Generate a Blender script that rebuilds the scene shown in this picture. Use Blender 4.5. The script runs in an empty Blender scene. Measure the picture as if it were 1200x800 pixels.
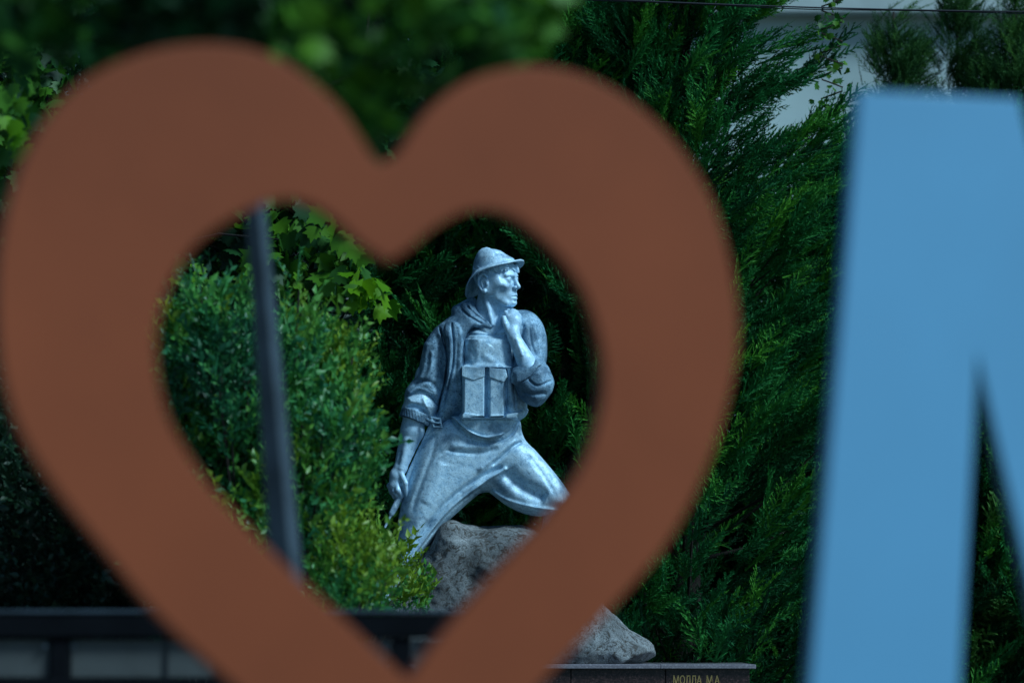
import bpy, math, random
import numpy as np
from mathutils import Vector, Matrix, noise

random.seed(7); RNG = np.random.default_rng(7)
SC = bpy.context.scene
COL = SC.collection

# ------------------------------------------------------------------ camera
CAM_Z = 1.35
PITCH = math.atan(340/4500)
cam_d = bpy.data.cameras.new('camera'); cam = bpy.data.objects.new('camera', cam_d); COL.objects.link(cam)
cam.location = (0, 0, CAM_Z); cam.rotation_euler = (math.pi/2 + PITCH, 0, 0)
cam_d.sensor_width = 36; cam_d.lens = 135; cam_d.clip_start = .1; cam_d.clip_end = 2000
cam_d.dof.use_dof = True; cam_d.dof.focus_distance = 25.0; cam_d.dof.aperture_fstop = 1.9
SC.camera = cam

# ------------------------------------------------------------------ world, sun, exposure
W = bpy.data.worlds.new('World'); SC.world = W; W.use_nodes = True
nt = W.node_tree; nt.nodes.clear()
sky = nt.nodes.new('ShaderNodeTexSky'); sky.sky_type = 'NISHITA'; sky.sun_disc = False
SUN_EL, SUN_AZ = math.radians(44), math.radians(122)       # compass from +Y, clockwise: behind the camera, to its right
sky.sun_elevation = SUN_EL; sky.sun_rotation = SUN_AZ
sky.altitude = 300; sky.air_density = 1.3; sky.dust_density = .6; sky.ozone_density = 2.0
bg = nt.nodes.new('ShaderNodeBackground'); bg.inputs[1].default_value = .052
out = nt.nodes.new('ShaderNodeOutputWorld')
wb = nt.nodes.new('ShaderNodeMix'); wb.data_type = 'RGBA'; wb.blend_type = 'MULTIPLY'; wb.inputs[0].default_value = 1
wb.inputs[7].default_value = (.60, .95, 1.20, 1)                # the photograph's cool evening white balance, over the whole sky
nt.links.new(sky.outputs[0], wb.inputs[6]); nt.links.new(wb.outputs[2], bg.inputs[0]); nt.links.new(bg.outputs[0], out.inputs[0])
sun_d = bpy.data.lights.new('sun', 'SUN'); sun_d.energy = 3.1; sun_d.angle = math.radians(16); sun_d.color = (.66, .89, 1.0)
sun = bpy.data.objects.new('sun', sun_d); COL.objects.link(sun)
sdir = Vector((math.sin(SUN_AZ)*math.cos(SUN_EL), math.cos(SUN_AZ)*math.cos(SUN_EL), math.sin(SUN_EL)))
sun.rotation_euler = sdir.to_track_quat('Z', 'Y').to_euler()
sun.location = (8, -6, 14)
SC.view_settings.view_transform = 'Standard'; SC.view_settings.look = 'None'
SC.view_settings.exposure = .18; SC.view_settings.gamma = 1
SC.render.engine = 'CYCLES'; SC.cycles.use_denoising = True
SC.cycles.max_bounces = 6; SC.cycles.diffuse_bounces = 3; SC.cycles.transparent_max_bounces = 4

# ------------------------------------------------------------------ helpers
def at(px, py, Y):
    """point of the plane y = Y that the pixel (px, py) of the 1200 x 800 photograph looks at"""
    x = (px-600)/4500; y = (400-py)/4500
    s, c = math.sin(PITCH), math.cos(PITCH)
    d = Vector((x, c - y*s, s + y*c))
    return Vector((0, 0, CAM_Z)) + d*(Y/d.y)

def tag(o, label=None, cat=None, group=None, kind=None):
    if label: o['label'] = label
    if cat: o['category'] = cat
    if group: o['group'] = group
    if kind: o['kind'] = kind
    return o

def empty(name, loc, label, cat, group=None):
    o = bpy.data.objects.new(name, None); COL.objects.link(o); o.location = loc
    o.empty_display_size = .1
    return tag(o, label, cat, group)

def link(name, me, parent=None, mat=None, smooth=False):
    if mat is not None and not me.materials: me.materials.append(mat)
    if smooth and len(me.polygons): me.polygons.foreach_set('use_smooth', [True]*len(me.polygons))
    o = bpy.data.objects.new(name, me); COL.objects.link(o)
    if parent is not None:
        o.parent = parent
        o.matrix_parent_inverse = Matrix.Translation(-world_loc(parent))
    return o

def world_loc(o):
    v = Vector(o.location)
    if o.parent is not None and o.parent_type == 'OBJECT':
        v = o.matrix_parent_inverse @ v + world_loc(o.parent)
    return v

class MB:
    """collects simple solids; build() links them as one mesh object"""
    def __init__(s): s.v = []; s.f = []
    def add(s, v, f):
        n = len(s.v); s.v += [tuple(p) for p in v]; s.f += [tuple(i+n for i in q) for q in f]; return s
    def box(s, a, b, bev=0.0, rot=None, piv=None):
        x0, y0, z0 = a; x1, y1, z1 = b
        if bev <= 0:
            v = [Vector(p) for p in ((x0,y0,z0),(x1,y0,z0),(x1,y1,z0),(x0,y1,z0),(x0,y0,z1),(x1,y0,z1),(x1,y1,z1),(x0,y1,z1))]
            f = [(0,3,2,1),(4,5,6,7),(0,1,5,4),(1,2,6,5),(2,3,7,6),(3,0,4,7)]
        else:
            v = []; e = bev
            for z, i in ((z0, e), (z0+e, 0), (z1-e, 0), (z1, e)):
                for p in ((x0+i+e*(i == 0), y0+i), (x1-i-e*(i == 0), y0+i), (x1-i, y0+i+e*(i == 0)), (x1-i, y1-i-e*(i == 0)),
                          (x1-i-e*(i == 0), y1-i), (x0+i+e*(i == 0), y1-i), (x0+i, y1-i-e*(i == 0)), (x0+i, y0+i+e*(i == 0))):
                    v.append(Vector((p[0], p[1], z)))
            f = [tuple(range(7, -1, -1)), tuple(range(24, 32))]
            for k in range(3):
                for i in range(8):
                    j = (i+1) % 8; f.append((k*8+i, k*8+j, k*8+8+j, k*8+8+i))
        if rot is not None:
            c = piv if piv is not None else (Vector(a)+Vector(b))/2
            v = [rot @ (p-c) + c for p in v]
        return s.add(v, f)
    def tube(s, pts, rad, seg=10, caps=True):
        pts = [Vector(p) for p in pts]
        if not hasattr(rad, '__len__'): rad = [rad]*len(pts)
        n0 = len(s.v); rings = []
        up = Vector((.13, .31, .94))
        for i, p in enumerate(pts):
            t = (pts[min(i+1, len(pts)-1)] - pts[max(i-1, 0)]).normalized()
            a = t.cross(up)
            if a.length < .05: a = t.cross(Vector((1, 0, 0)))
            a.normalize(); b = t.cross(a)
            for k in range(seg):
                w = 2*math.pi*k/seg
                s.v.append(tuple(p + (a*math.cos(w) + b*math.sin(w))*rad[i]))
        for i in range(len(pts)-1):
            for k in range(seg):
                l = (k+1) % seg
                s.f.append((n0+i*seg+k, n0+(i+1)*seg+k, n0+(i+1)*seg+l, n0+i*seg+l))
        if caps:
            s.f.append(tuple(n0+k for k in range(seg))); e = n0+(len(pts)-1)*seg
            s.f.append(tuple(e+k for k in reversed(range(seg))))
        return s
    def build(s, name, mat, parent=None, smooth=False):
        me = bpy.data.meshes.new(name); me.from_pydata(s.v, [], s.f); me.update()
        return link(name, me, parent, mat, smooth)

def tri_mesh(name, V, F):
    """fast mesh of triangles from numpy arrays"""
    me = bpy.data.meshes.new(name); n = len(F)
    me.vertices.add(len(V)); me.vertices.foreach_set('co', np.ascontiguousarray(V, dtype=np.float32).ravel())
    k = F.shape[1]
    me.loops.add(n*k); me.loops.foreach_set('vertex_index', np.ascontiguousarray(F, dtype=np.int32).ravel())
    me.polygons.add(n); me.polygons.foreach_set('loop_start', np.arange(0, n*k, k, dtype=np.int32))
    me.update(calc_edges=True)
    return me

# ------------------------------------------------------------------ materials
def mat_new(name):
    m = bpy.data.materials.new(name); m.use_nodes = True
    n = m.node_tree.nodes; n.clear()
    o = n.new('ShaderNodeOutputMaterial'); b = n.new('ShaderNodeBsdfPrincipled')
    m.node_tree.links.new(b.outputs[0], o.inputs[0])
    return m, n, m.node_tree.links, b

def noise_node(n, l, scale, detail=5, rough=.6, dist=0, vec=None):
    t = n.new('ShaderNodeTexNoise'); t.inputs['Scale'].default_value = scale; t.inputs['Detail'].default_value = detail
    t.inputs['Roughness'].default_value = rough; t.inputs['Distortion'].default_value = dist
    l.new(vec, t.inputs['Vector']); return t

def ramp(n, l, src, stops):
    r = n.new('ShaderNodeValToRGB'); e = r.color_ramp.elements
    while len(e) < len(stops): e.new(.5)
    for i, (p, c) in enumerate(stops):
        e[i].position = p; e[i].color = (*c, 1) if len(c) == 3 else c
    l.new(src, r.inputs[0]); return r

def bump(n, l, src, b, strength, dist):
    u = n.new('ShaderNodeBump'); u.inputs['Strength'].default_value = strength; u.inputs['Distance'].default_value = dist
    l.new(src, u.inputs['Height'])
    prev = b.inputs['Normal'].links
    if prev: l.new(prev[0].from_socket, u.inputs['Normal'])
    l.new(u.outputs[0], b.inputs['Normal'])

def mix(n, l, fac, a, b, mode='MIX'):
    m = n.new('ShaderNodeMix'); m.data_type = 'RGBA'; m.blend_type = mode
    for s, v in ((0, fac), (6, a), (7, b)):
        if hasattr(v, 'links'): l.new(v, m.inputs[s])
        elif hasattr(v, '__len__'): m.inputs[s].default_value = (*v, 1)
        else: m.inputs[s].default_value = v
    return m.outputs[2]

def metal_paint(name, light, dark, patina, cover=.5, rough=.5, spk=.55, tool=1.0):
    """weathered aluminium paint of the statue"""
    m, n, l, b = mat_new(name)
    g = n.new('ShaderNodeNewGeometry').outputs['Position']
    big = noise_node(n, l, 5, 6, .62, .4, g); mid = noise_node(n, l, 22, 6, .7, .2, g); fine = noise_node(n, l, 95, 5, .7, 0, g)
    c = ramp(n, l, mid.outputs[0], [(.3, dark), (.56, light)])
    s = ramp(n, l, big.outputs[0], [(cover-.10, (1, 1, 1)), (cover+.06, (0, 0, 0))])
    speck = ramp(n, l, fine.outputs[0], [(.36, (1, 1, 1)), (.46, (0, 0, 0))])
    k = n.new('ShaderNodeMath'); k.operation = 'MULTIPLY'; l.new(s.outputs[0], k.inputs[0]); k.inputs[1].default_value = .72
    col = mix(n, l, k.outputs[0], c.outputs[0], patina)
    k2 = n.new('ShaderNodeMath'); k2.operation = 'MULTIPLY'; l.new(speck.outputs[0], k2.inputs[0]); k2.inputs[1].default_value = spk
    col = mix(n, l, k2.outputs[0], col, patina)
    l.new(col, b.inputs['Base Color']); b.inputs['Metallic'].default_value = .15
    r = ramp(n, l, mid.outputs[0], [(.3, (rough+.18,)*3), (.7, (rough-.1,)*3)]); l.new(r.outputs[0], b.inputs['Roughness'])
    bump(n, l, big.outputs[0], b, .3*tool, .02); bump(n, l, mid.outputs[0], b, .6*tool, .014); bump(n, l, fine.outputs[0], b, .35*tool, .003)
    return m

M = {}
M['silver'] = metal_paint('silver_paint', (.58, .82, .98), (.24, .45, .64), (.025, .09, .17), .42, .50, .5, .65)
M['silver_jacket'] = metal_paint('silver_paint_worn', (.36, .58, .75), (.12, .26, .41), (.014, .06, .12), .54, .6, .9)
M['silver_skin'] = metal_paint('silver_paint_smooth', (.54, .78, .97), (.30, .52, .70), (.05, .14, .22), .34, .46, .35, .45)

def simple(name, col, rough=.5, metal=0, var=.12, scale=6, bmp=.15, bd=.004, spec=.5):
    m, n, l, b = mat_new(name)
    g = n.new('ShaderNodeNewGeometry').outputs['Position']
    t = noise_node(n, l, scale, 5, .6, .2, g)
    c = ramp(n, l, t.outputs[0], [(.3, tuple(x*(1-var) for x in col)), (.7, tuple(min(1, x*(1+var)) for x in col))])
    l.new(c.outputs[0], b.inputs['Base Color'])
    b.inputs['Roughness'].default_value = rough; b.inputs['Metallic'].default_value = metal
    b.inputs['Specular IOR Level'].default_value = spec
    if bmp: 
        f = noise_node(n, l, scale*9, 4, .6, 0, g); bump(n, l, f.outputs[0], b, bmp, bd)
    return m

M['heart'] = simple('red_brown_lacquer', (.222, .050, .0172), .6, 0, .14, 1.1, .05, .002, .2)
M['blue'] = simple('pale_blue_lacquer', (.090, .285, .465), .5, 0, .05, 1.4, .04, .002)
M['dark_steel'] = simple('dark_painted_steel', (.018, .021, .026), .38, .3, .2, 9, .1, .002)
M['rail'] = simple('black_rail_paint', (.005, .006, .008), .6, 0, .2, 7, .1, .002, .05)
M['panel'] = simple('grey_fence_panel', (.062, .070, .070), .7, 0, .22, 3.2, .25, .004)
M['post'] = simple('grey_post_paint', (.045, .065, .085), .5, .1, .3, 8, .1, .002, .3)
M['bark'] = simple('bark', (.022, .017, .012), .9, 0, .4, 14, .9, .02)
M['cable'] = simple('cable_rubber', (.012, .013, .02), .6, 0, .1, 10, 0)
M['ground'] = simple('soil_and_litter', (.05, .045, .032), .95, 0, .5, 2.2, .9, .03)
M['paving'] = simple('concrete_paving', (.20, .20, .19), .85, 0, .25, 1.4, .4, .006)
M['plaster'] = simple('pale_plaster', (.42, .53, .53), .9, 0, .25, .35, .2, .01)
M['ledge'] = simple('pale_stone_ledge', (.42, .50, .50), .85, 0, .12, 1.5, .2, .01)
M['cord_wood'] = simple('dark_window_frame', (.03, .03, .035), .5, 0, .2, 5, .1, .003)

def glass_mat():
    m, n, l, b = mat_new('dark_window_glass')
    b.inputs['Base Color'].default_value = (.02, .03, .035, 1); b.inputs['Roughness'].default_value = .08
    return m
M['glass'] = glass_mat()

def granite(name, a, bcol, sp, scale=160, rough=.25, bmp=.05):
    m, n, l, b = mat_new(name)
    g = n.new('ShaderNodeNewGeometry').outputs['Position']
    v = n.new('ShaderNodeTexVoronoi'); v.inputs['Scale'].default_value = scale; l.new(g, v.inputs['Vector'])
    t = noise_node(n, l, scale*.5, 4, .7, 0, g)
    c = ramp(n, l, v.outputs['Color'], [(.2, a), (.55, bcol), (.85, sp)])
    c2 = ramp(n, l, t.outputs[0], [(.4, (0, 0, 0)), (.6, (1, 1, 1))])
    col = mix(n, l, c2.outputs[0], a, c.outputs[0])
    l.new(col, b.inputs['Base Color']); b.inputs['Roughness'].default_value = rough
    bump(n, l, t.outputs[0], b, bmp, .002)
    return m
M['granite_red'] = granite('dark_red_granite', (.018, .011, .012), (.075, .040, .040), (.13, .075, .07), 110, .3)
M['granite_edge'] = granite('grey_polished_granite_edge', (.17, .16, .19), (.26, .25, .29), (.34, .33, .36), 130, .22)
M['gold'] = simple('gilded_lettering', (.62, .42, .16), .4, .6, .2, 60, 0)

def rock_mat():
    m, n, l, b = mat_new('weathered_granite_rock')
    g = n.new('ShaderNodeNewGeometry').outputs['Position']
    big = noise_node(n, l, 2.6, 6, .6, .6, g); veins = noise_node(n, l, 17, 8, .75, 1.6, g); fine = noise_node(n, l, 120, 5, .8, 0, g)
    base = ramp(n, l, big.outputs[0], [(.32, (.11, .12, .125)), (.5, (.19, .21, .22)), (.66, (.36, .395, .41))])
    blot = ramp(n, l, veins.outputs[0], [(.42, (.0,)*3), (.50, (1,)*3)])
    col = mix(n, l, blot.outputs[0], (.055, .05, .045), base.outputs[0])
    sp = ramp(n, l, fine.outputs[0], [(.38, (.3,)*3), (.62, (1.35,)*3)])
    col = mix(n, l, .9, col, sp.outputs[0], 'MULTIPLY')
    l.new(col, b.inputs['Base Color']); b.inputs['Roughness'].default_value = .9
    bump(n, l, veins.outputs[0], b, .45, .02); bump(n, l, fine.outputs[0], b, .6, .009)
    return m
M['rock'] = rock_mat()

def leaf_mat(name, cols, rough=.5, trans=.25, spec=.5):
    """leaf colour differs from leaf to leaf (attribute 'tint', random per spray, raised at conifer tips as painted light, raised upwards in shrubs)"""
    m, n, l, b = mat_new(name)
    a = n.new('ShaderNodeAttribute'); a.attribute_name = 'tint'
    k = len(cols)
    c = ramp(n, l, a.outputs['Fac'], [(i/(k-1), q) for i, q in enumerate(cols)])
    l.new(c.outputs[0], b.inputs['Base Color']); b.inputs['Roughness'].default_value = rough
    b.inputs['Specular IOR Level'].default_value = spec
    t = n.new('ShaderNodeBsdfTranslucent'); s = n.new('ShaderNodeMixShader'); s.inputs[0].default_value = trans
    l.new(c.outputs[0], t.inputs[0]); l.new(b.outputs[0], s.inputs[1]); l.new(t.outputs[0], s.inputs[2])
    o = [x for x in n if x.type == 'OUTPUT_MATERIAL'][0]; l.new(s.outputs[0], o.inputs[0])
    return m
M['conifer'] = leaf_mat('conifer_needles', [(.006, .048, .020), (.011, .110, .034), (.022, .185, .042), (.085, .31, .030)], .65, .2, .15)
M['conifer_dull'] = leaf_mat('dull_conifer_needles', [(.018, .06, .025), (.04, .13, .036), (.08, .21, .04)], .65, .2, .15)
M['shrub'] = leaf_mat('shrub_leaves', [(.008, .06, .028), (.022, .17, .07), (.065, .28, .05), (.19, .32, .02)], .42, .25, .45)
M['shrub_dark'] = leaf_mat('shade_toned_shrub_leaves', [(.006, .028, .016), (.010, .045, .022), (.02, .075, .02)], .5, .2)  # darker copy of the shrub leaves, deep shade put into the colour
M['broad'] = leaf_mat('broad_leaves', [(.007, .040, .014), (.013, .080, .018), (.045, .16, .014), (.09, .24, .012)], .5, .3, .25)
M['broad_bright'] = leaf_mat('young_broad_leaves', [(.05, .20, .006), (.13, .32, .008)], .5, .4, .2)
# ------------------------------------------------------------------ sculpting: signed distance fields on a grid, in photo-pixel units
# sculpt axes: x = px, y = py (down), d = towards the viewer; 180 units are one metre at the statue
STAT_Y = 25.0
ORG = at(600, 400, STAT_Y); UX = at(601, 400, STAT_Y)-ORG; UY = at(600, 401, STAT_Y)-ORG
SP = np.array(at(560, 475, STAT_Y)); _c = np.array([0, 0, CAM_Z])
_w = SP-_c; S_LEN = np.linalg.norm(_w); _w = _w/S_LEN                      # the figure leans and turns a little, as a rigid whole
_r = np.cross(_w, [0, 0, 1.]); _r /= np.linalg.norm(_r); _u = np.cross(_r, _w)
SCALE = S_LEN*math.cos(PITCH+.0)/STAT_Y/180*1.0
def to_world(P):
    P = np.asarray(P, dtype=np.float64)
    return SP + np.outer((P[:, 0]-560)*SCALE, _r) - np.outer((P[:, 1]-475)*SCALE, _u) - np.outer(P[:, 2]*SCALE, _w)

def spline(pts, closed=True, sub=6):
    p = np.array(pts, float); n = len(p); o = []
    rng = range(n) if closed else range(n-1)
    for i in rng:
        if closed: a, b, c, d = p[(i-1) % n], p[i], p[(i+1) % n], p[(i+2) % n]
        else: a, b, c, d = p[max(i-1, 0)], p[i], p[i+1], p[min(i+2, n-1)]
        for k in range(sub):
            t = k/sub
            o.append(.5*((2*b) + (c-a)*t + (2*a-5*b+4*c-d)*t*t + (3*b-3*c+d-a)*t**3))
    if not closed: o.append(p[-1])
    return np.array(o)

def poly_sdf(X, Y, P):
    """2-D signed distance to closed polygon P, negative inside"""
    d = np.full(np.broadcast(X, Y).shape, 1e9, np.float32); s = np.ones(d.shape, bool)
    n = len(P)
    for i in range(n):
        ax, ay = P[i]; bx, by = P[(i+1) % n]
        ex, ey = bx-ax, by-ay; L = ex*ex+ey*ey
        if L < 1e-9: continue
        wx, wy = X-ax, Y-ay
        t = np.clip((wx*ex+wy*ey)/L, 0, 1)
        d = np.minimum(d, (wx-ex*t)**2+(wy-ey*t)**2)
        c = ((ay <= Y) & (by > Y)) | ((ay > Y) & (by <= Y))
        if abs(ey) > 1e-9:
            s ^= c & (X < ax + (Y-ay)/ey*ex)
    return (np.sqrt(d)*np.where(s, 1, -1)).astype(np.float32)

def line_dist(X, Y, P):
    d = np.full(np.broadcast(X, Y).shape, 1e9, np.float32); tt = np.zeros(d.shape, np.float32); n = len(P)
    for i in range(n-1):
        ax, ay = P[i][:2]; bx, by = P[i+1][:2]
        ex, ey = bx-ax, by-ay; L = ex*ex+ey*ey+1e-9
        t = np.clip(((X-ax)*ex+(Y-ay)*ey)/L, 0, 1)
        q = (X-ax-ex*t)**2+(Y-ay-ey*t)**2
        m = q < d; d = np.where(m, q, d); tt = np.where(m, (i+t)/(n-1), tt)
    return np.sqrt(d), tt

class Field:
    def __init__(s, x0, x1, y0, y1, d0, d1, h):
        s.h = h
        s.x = np.arange(x0, x1, h, dtype=np.float32); s.y = np.arange(y0, y1, h, dtype=np.float32); s.d = np.arange(d0, d1, h, dtype=np.float32)
        s.f = np.full((len(s.x), len(s.y), len(s.d)), 50, np.float32)
    def win(s, lo, hi):
        w = []
        for ax, a, b in zip((s.x, s.y, s.d), lo, hi):
            i, j = np.searchsorted(ax, a), np.searchsorted(ax, b); w.append(slice(max(i-1, 0), min(j+1, len(ax))))
        return tuple(w)
    def grid(s, w):
        return s.x[w[0]][:, None, None], s.y[w[1]][None, :, None], s.d[w[2]][None, None, :]
    def put(s, w, g, k, mode):
        f = s.f[w]
        if f.size == 0: return
        if mode == 'u':
            h = np.maximum(k-np.abs(f-g), 0)/k; s.f[w] = np.minimum(f, g)-h*h*k*.25
        elif mode == 's':
            g = -g; h = np.maximum(k-np.abs(f-g), 0)/k; s.f[w] = np.maximum(f, g)+h*h*k*.25
        else:
            h = np.maximum(k-np.abs(f-g), 0)/k; s.f[w] = np.maximum(f, g)+h*h*k*.25
    def cone(s, a, b, ra, rb, k=3, mode='u', flat=1.0):
        """tapered limb from a to b; flat squashes it in depth"""
        a = np.array(a, np.float32); b = np.array(b, np.float32); r = max(ra, rb)+k+3
        w = s.win(np.minimum(a, b)-r, np.maximum(a, b)+r); X, Y, Z = s.grid(w)
        fl = 1/flat
        e = b-a; ez = e[2]*fl; L = e[0]**2+e[1]**2+ez**2+1e-9
        t = np.clip(((X-a[0])*e[0]+(Y-a[1])*e[1]+(Z-a[2])*fl*ez)/L, 0, 1)
        g = np.sqrt((X-a[0]-e[0]*t)**2+(Y-a[1]-e[1]*t)**2+((Z-a[2])*fl-ez*t)**2)-(ra+(rb-ra)*t)
        s.put(w, g, k, mode); return s
    def ell(s, c, r, k=3, mode='u', R=None):
        """ellipsoid; R: rows are its own axes"""
        c = np.array(c, np.float32); r = np.array(r, np.float32); m = float(r.max())+k+3
        w = s.win(c-m, c+m); X, Y, Z = s.grid(w); X = X-c[0]; Y = Y-c[1]; Z = Z-c[2]
        if R is not None:
            X, Y, Z = [q[0]*X+q[1]*Y+q[2]*Z for q in np.asarray(R, np.float32)]
        k0 = np.sqrt((X/r[0])**2+(Y/r[1])**2+(Z/r[2])**2); k1 = np.sqrt((X/r[0]**2)**2+(Y/r[1]**2)**2+(Z/r[2]**2)**2)+1e-6
        s.put(w, k0*(k0-1)/k1, k, mode); return s
    def puff(s, poly, dc, T, R=None, k=3, mode='u', sp=True):
        """solid whose outline is poly, T thick each way about the depth dc (number or (c0, cx, cy, x0, y0) plane), edges rounded by R"""
        P = spline(poly) if sp else np.array(poly, float); R = T if R is None else R
        lo, hi = P.min(0)-k-4, P.max(0)+k+4
        if hasattr(dc, '__len__'): c0, cx, cy, x0, y0 = dc
        else: c0, cx, cy, x0, y0 = dc, 0, 0, 0, 0
        w = s.win((lo[0], lo[1], -1e3), (hi[0], hi[1], 1e3)); X, Y, Z = s.grid(w)
        f2 = poly_sdf(X[:, :, 0], Y[:, :, 0], P)[:, :, None]
        c = c0+cx*(X-x0)+cy*(Y-y0)
        q = T/R
        a = f2+R; b = (np.abs(Z-c)-(T-T))/q
        b = b - 0.0
        g = np.sqrt(np.maximum(a, 0)**2+b**2)-R
        s.put(w, g, k, mode); return s
    def stroke(s, pts, wid, amp, dmin=-1e3, taper=True):
        """amp > 0 cuts a groove, amp < 0 raises a ridge along a line seen from the front"""
        P = spline(pts, False); m = wid*3
        lo, hi = P.min(0)-m, P.max(0)+m
        w = s.win((lo[0], lo[1], dmin), (hi[0], hi[1], 1e3)); X, Y, Z = s.grid(w)
        ld, t = line_dist(X[:, :, 0], Y[:, :, 0], P)
        A = amp*np.exp(-(ld/wid)**2)
        if taper: A = A*np.clip(np.sin(np.pi*np.clip(t, 0, 1))*2.5+.15, 0, 1)
        s.f[w] += A[:, :, None].astype(np.float32); return s
    def raise_(s, poly, t, soft=1.2, dmin=-1e3, sp=False):
        P = spline(poly) if sp else np.array(poly, float); m = soft*3
        lo, hi = P.min(0)-m, P.max(0)+m
        w = s.win((lo[0], lo[1], dmin), (hi[0], hi[1], 1e3)); X, Y, Z = s.grid(w)
        f2 = poly_sdf(X[:, :, 0], Y[:, :, 0], P)
        s.f[w] -= (t/(1+np.exp(np.clip(f2/soft*2.2, -30, 30))))[:, :, None].astype(np.float32); return s
    def rough(s, amp, scale, seed=0):
        """low, wide unevenness, as of modelling clay"""
        r = np.random.default_rng(seed); X, Y, Z = s.grid((slice(None),)*3)
        for i in range(7):
            k = r.normal(size=3); k = k/np.linalg.norm(k)*2*math.pi/scale*r.uniform(.6, 1.7); p = r.uniform(0, 6.28, 3)
            s.f += (amp/3*np.sin(k[0]*X+p[0]+k[1]*Y)*np.cos(k[1]*Y-k[2]*Z+p[1])).astype(np.float32)
        return s
    def mesh(s, name, mapf=to_world):
        f = s.f; f[0], f[-1] = 9, 9; f[:, 0], f[:, -1] = 9, 9; f[:, :, 0], f[:, :, -1] = 9, 9
        ins = f < 0
        nx, ny, nz = f.shape
        cnt = np.zeros((nx-1, ny-1, nz-1), np.int8)
        for i in (0, 1):
            for j in (0, 1):
                for k in (0, 1): cnt += ins[i:nx-1+i, j:ny-1+j, k:nz-1+k]
        cells = np.argwhere((cnt > 0) & (cnt < 8)); del cnt
        idx = np.full((nx-1, ny-1, nz-1), -1, np.int32); idx[cells[:, 0], cells[:, 1], cells[:, 2]] = np.arange(len(cells))
        acc = np.zeros((len(cells), 3)); num = np.zeros(len(cells))
        cv = {(i, j, k): f[cells[:, 0]+i, cells[:, 1]+j, cells[:, 2]+k] for i in (0, 1) for j in (0, 1) for k in (0, 1)}
        for a in cv:
            for ax in range(3):
                if a[ax]: continue
                b = list(a); b[ax] = 1; b = tuple(b)
                va, vb = cv[a], cv[b]; m = (va < 0) != (vb < 0)
                t = np.where(m, va/np.where(m, va-vb, 1), 0)
                p = np.zeros((len(cells), 3)); p[:] = a; p[:, ax] += t
                acc += p*m[:, None]; num += m
        V = (cells+acc/num[:, None])*s.h+np.array([s.x[0], s.y[0], s.d[0]])
        Q = []
        for ax in range(3):
            sl0 = [slice(1, n-1) for n in f.shape]; sl1 = list(sl0)
            sl0[ax] = slice(0, f.shape[ax]-1); sl1[ax] = slice(1, f.shape[ax])
            A, B = ins[tuple(sl0)], ins[tuple(sl1)]
            e = np.argwhere(A != B); off = np.ones(3, int); off[ax] = 0; e = e+off
            flip = ins[e[:, 0], e[:, 1], e[:, 2]]
            u, v = [(1, 2), (2, 0), (0, 1)][ax]
            def cell(du, dv):
                q = e.copy(); q[:, u] -= du; q[:, v] -= dv; return idx[q[:, 0], q[:, 1], q[:, 2]]
            quad = np.stack([cell(1, 1), cell(0, 1), cell(0, 0), cell(1, 0)], 1)
            quad[flip] = quad[flip][:, ::-1]
            Q.append(quad)
        Q = np.concatenate(Q); Q = Q[(Q >= 0).all(1)]
        me = tri_mesh(name, mapf(V), Q); me.validate(); return me

# ------------------------------------------------------------------ the statue
foot_l = to_world([[455, 700, 10]])[0]
statue = empty('statue', tuple(to_world([[565, 650, 5]])[0]), 'silver painted statue of a striding man in a brimmed hat, one hand at his neck', 'statue')
HA = math.radians(60); HC, HS = math.cos(HA), math.sin(HA)
HX, HY, HD = 583.0, 329.5, 6.0
def hp(lat, fwd, up):
    """head frame (lat: his left, fwd: where he looks, up) to sculpt axes"""
    return (HX+fwd*HS+lat*HC, HY-up, HD+fwd*HC-lat*HS)
HR = np.array([[HC, 0, -HS], [HS, 0, HC], [0, -1, 0]])          # rows: lat, fwd, up

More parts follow.
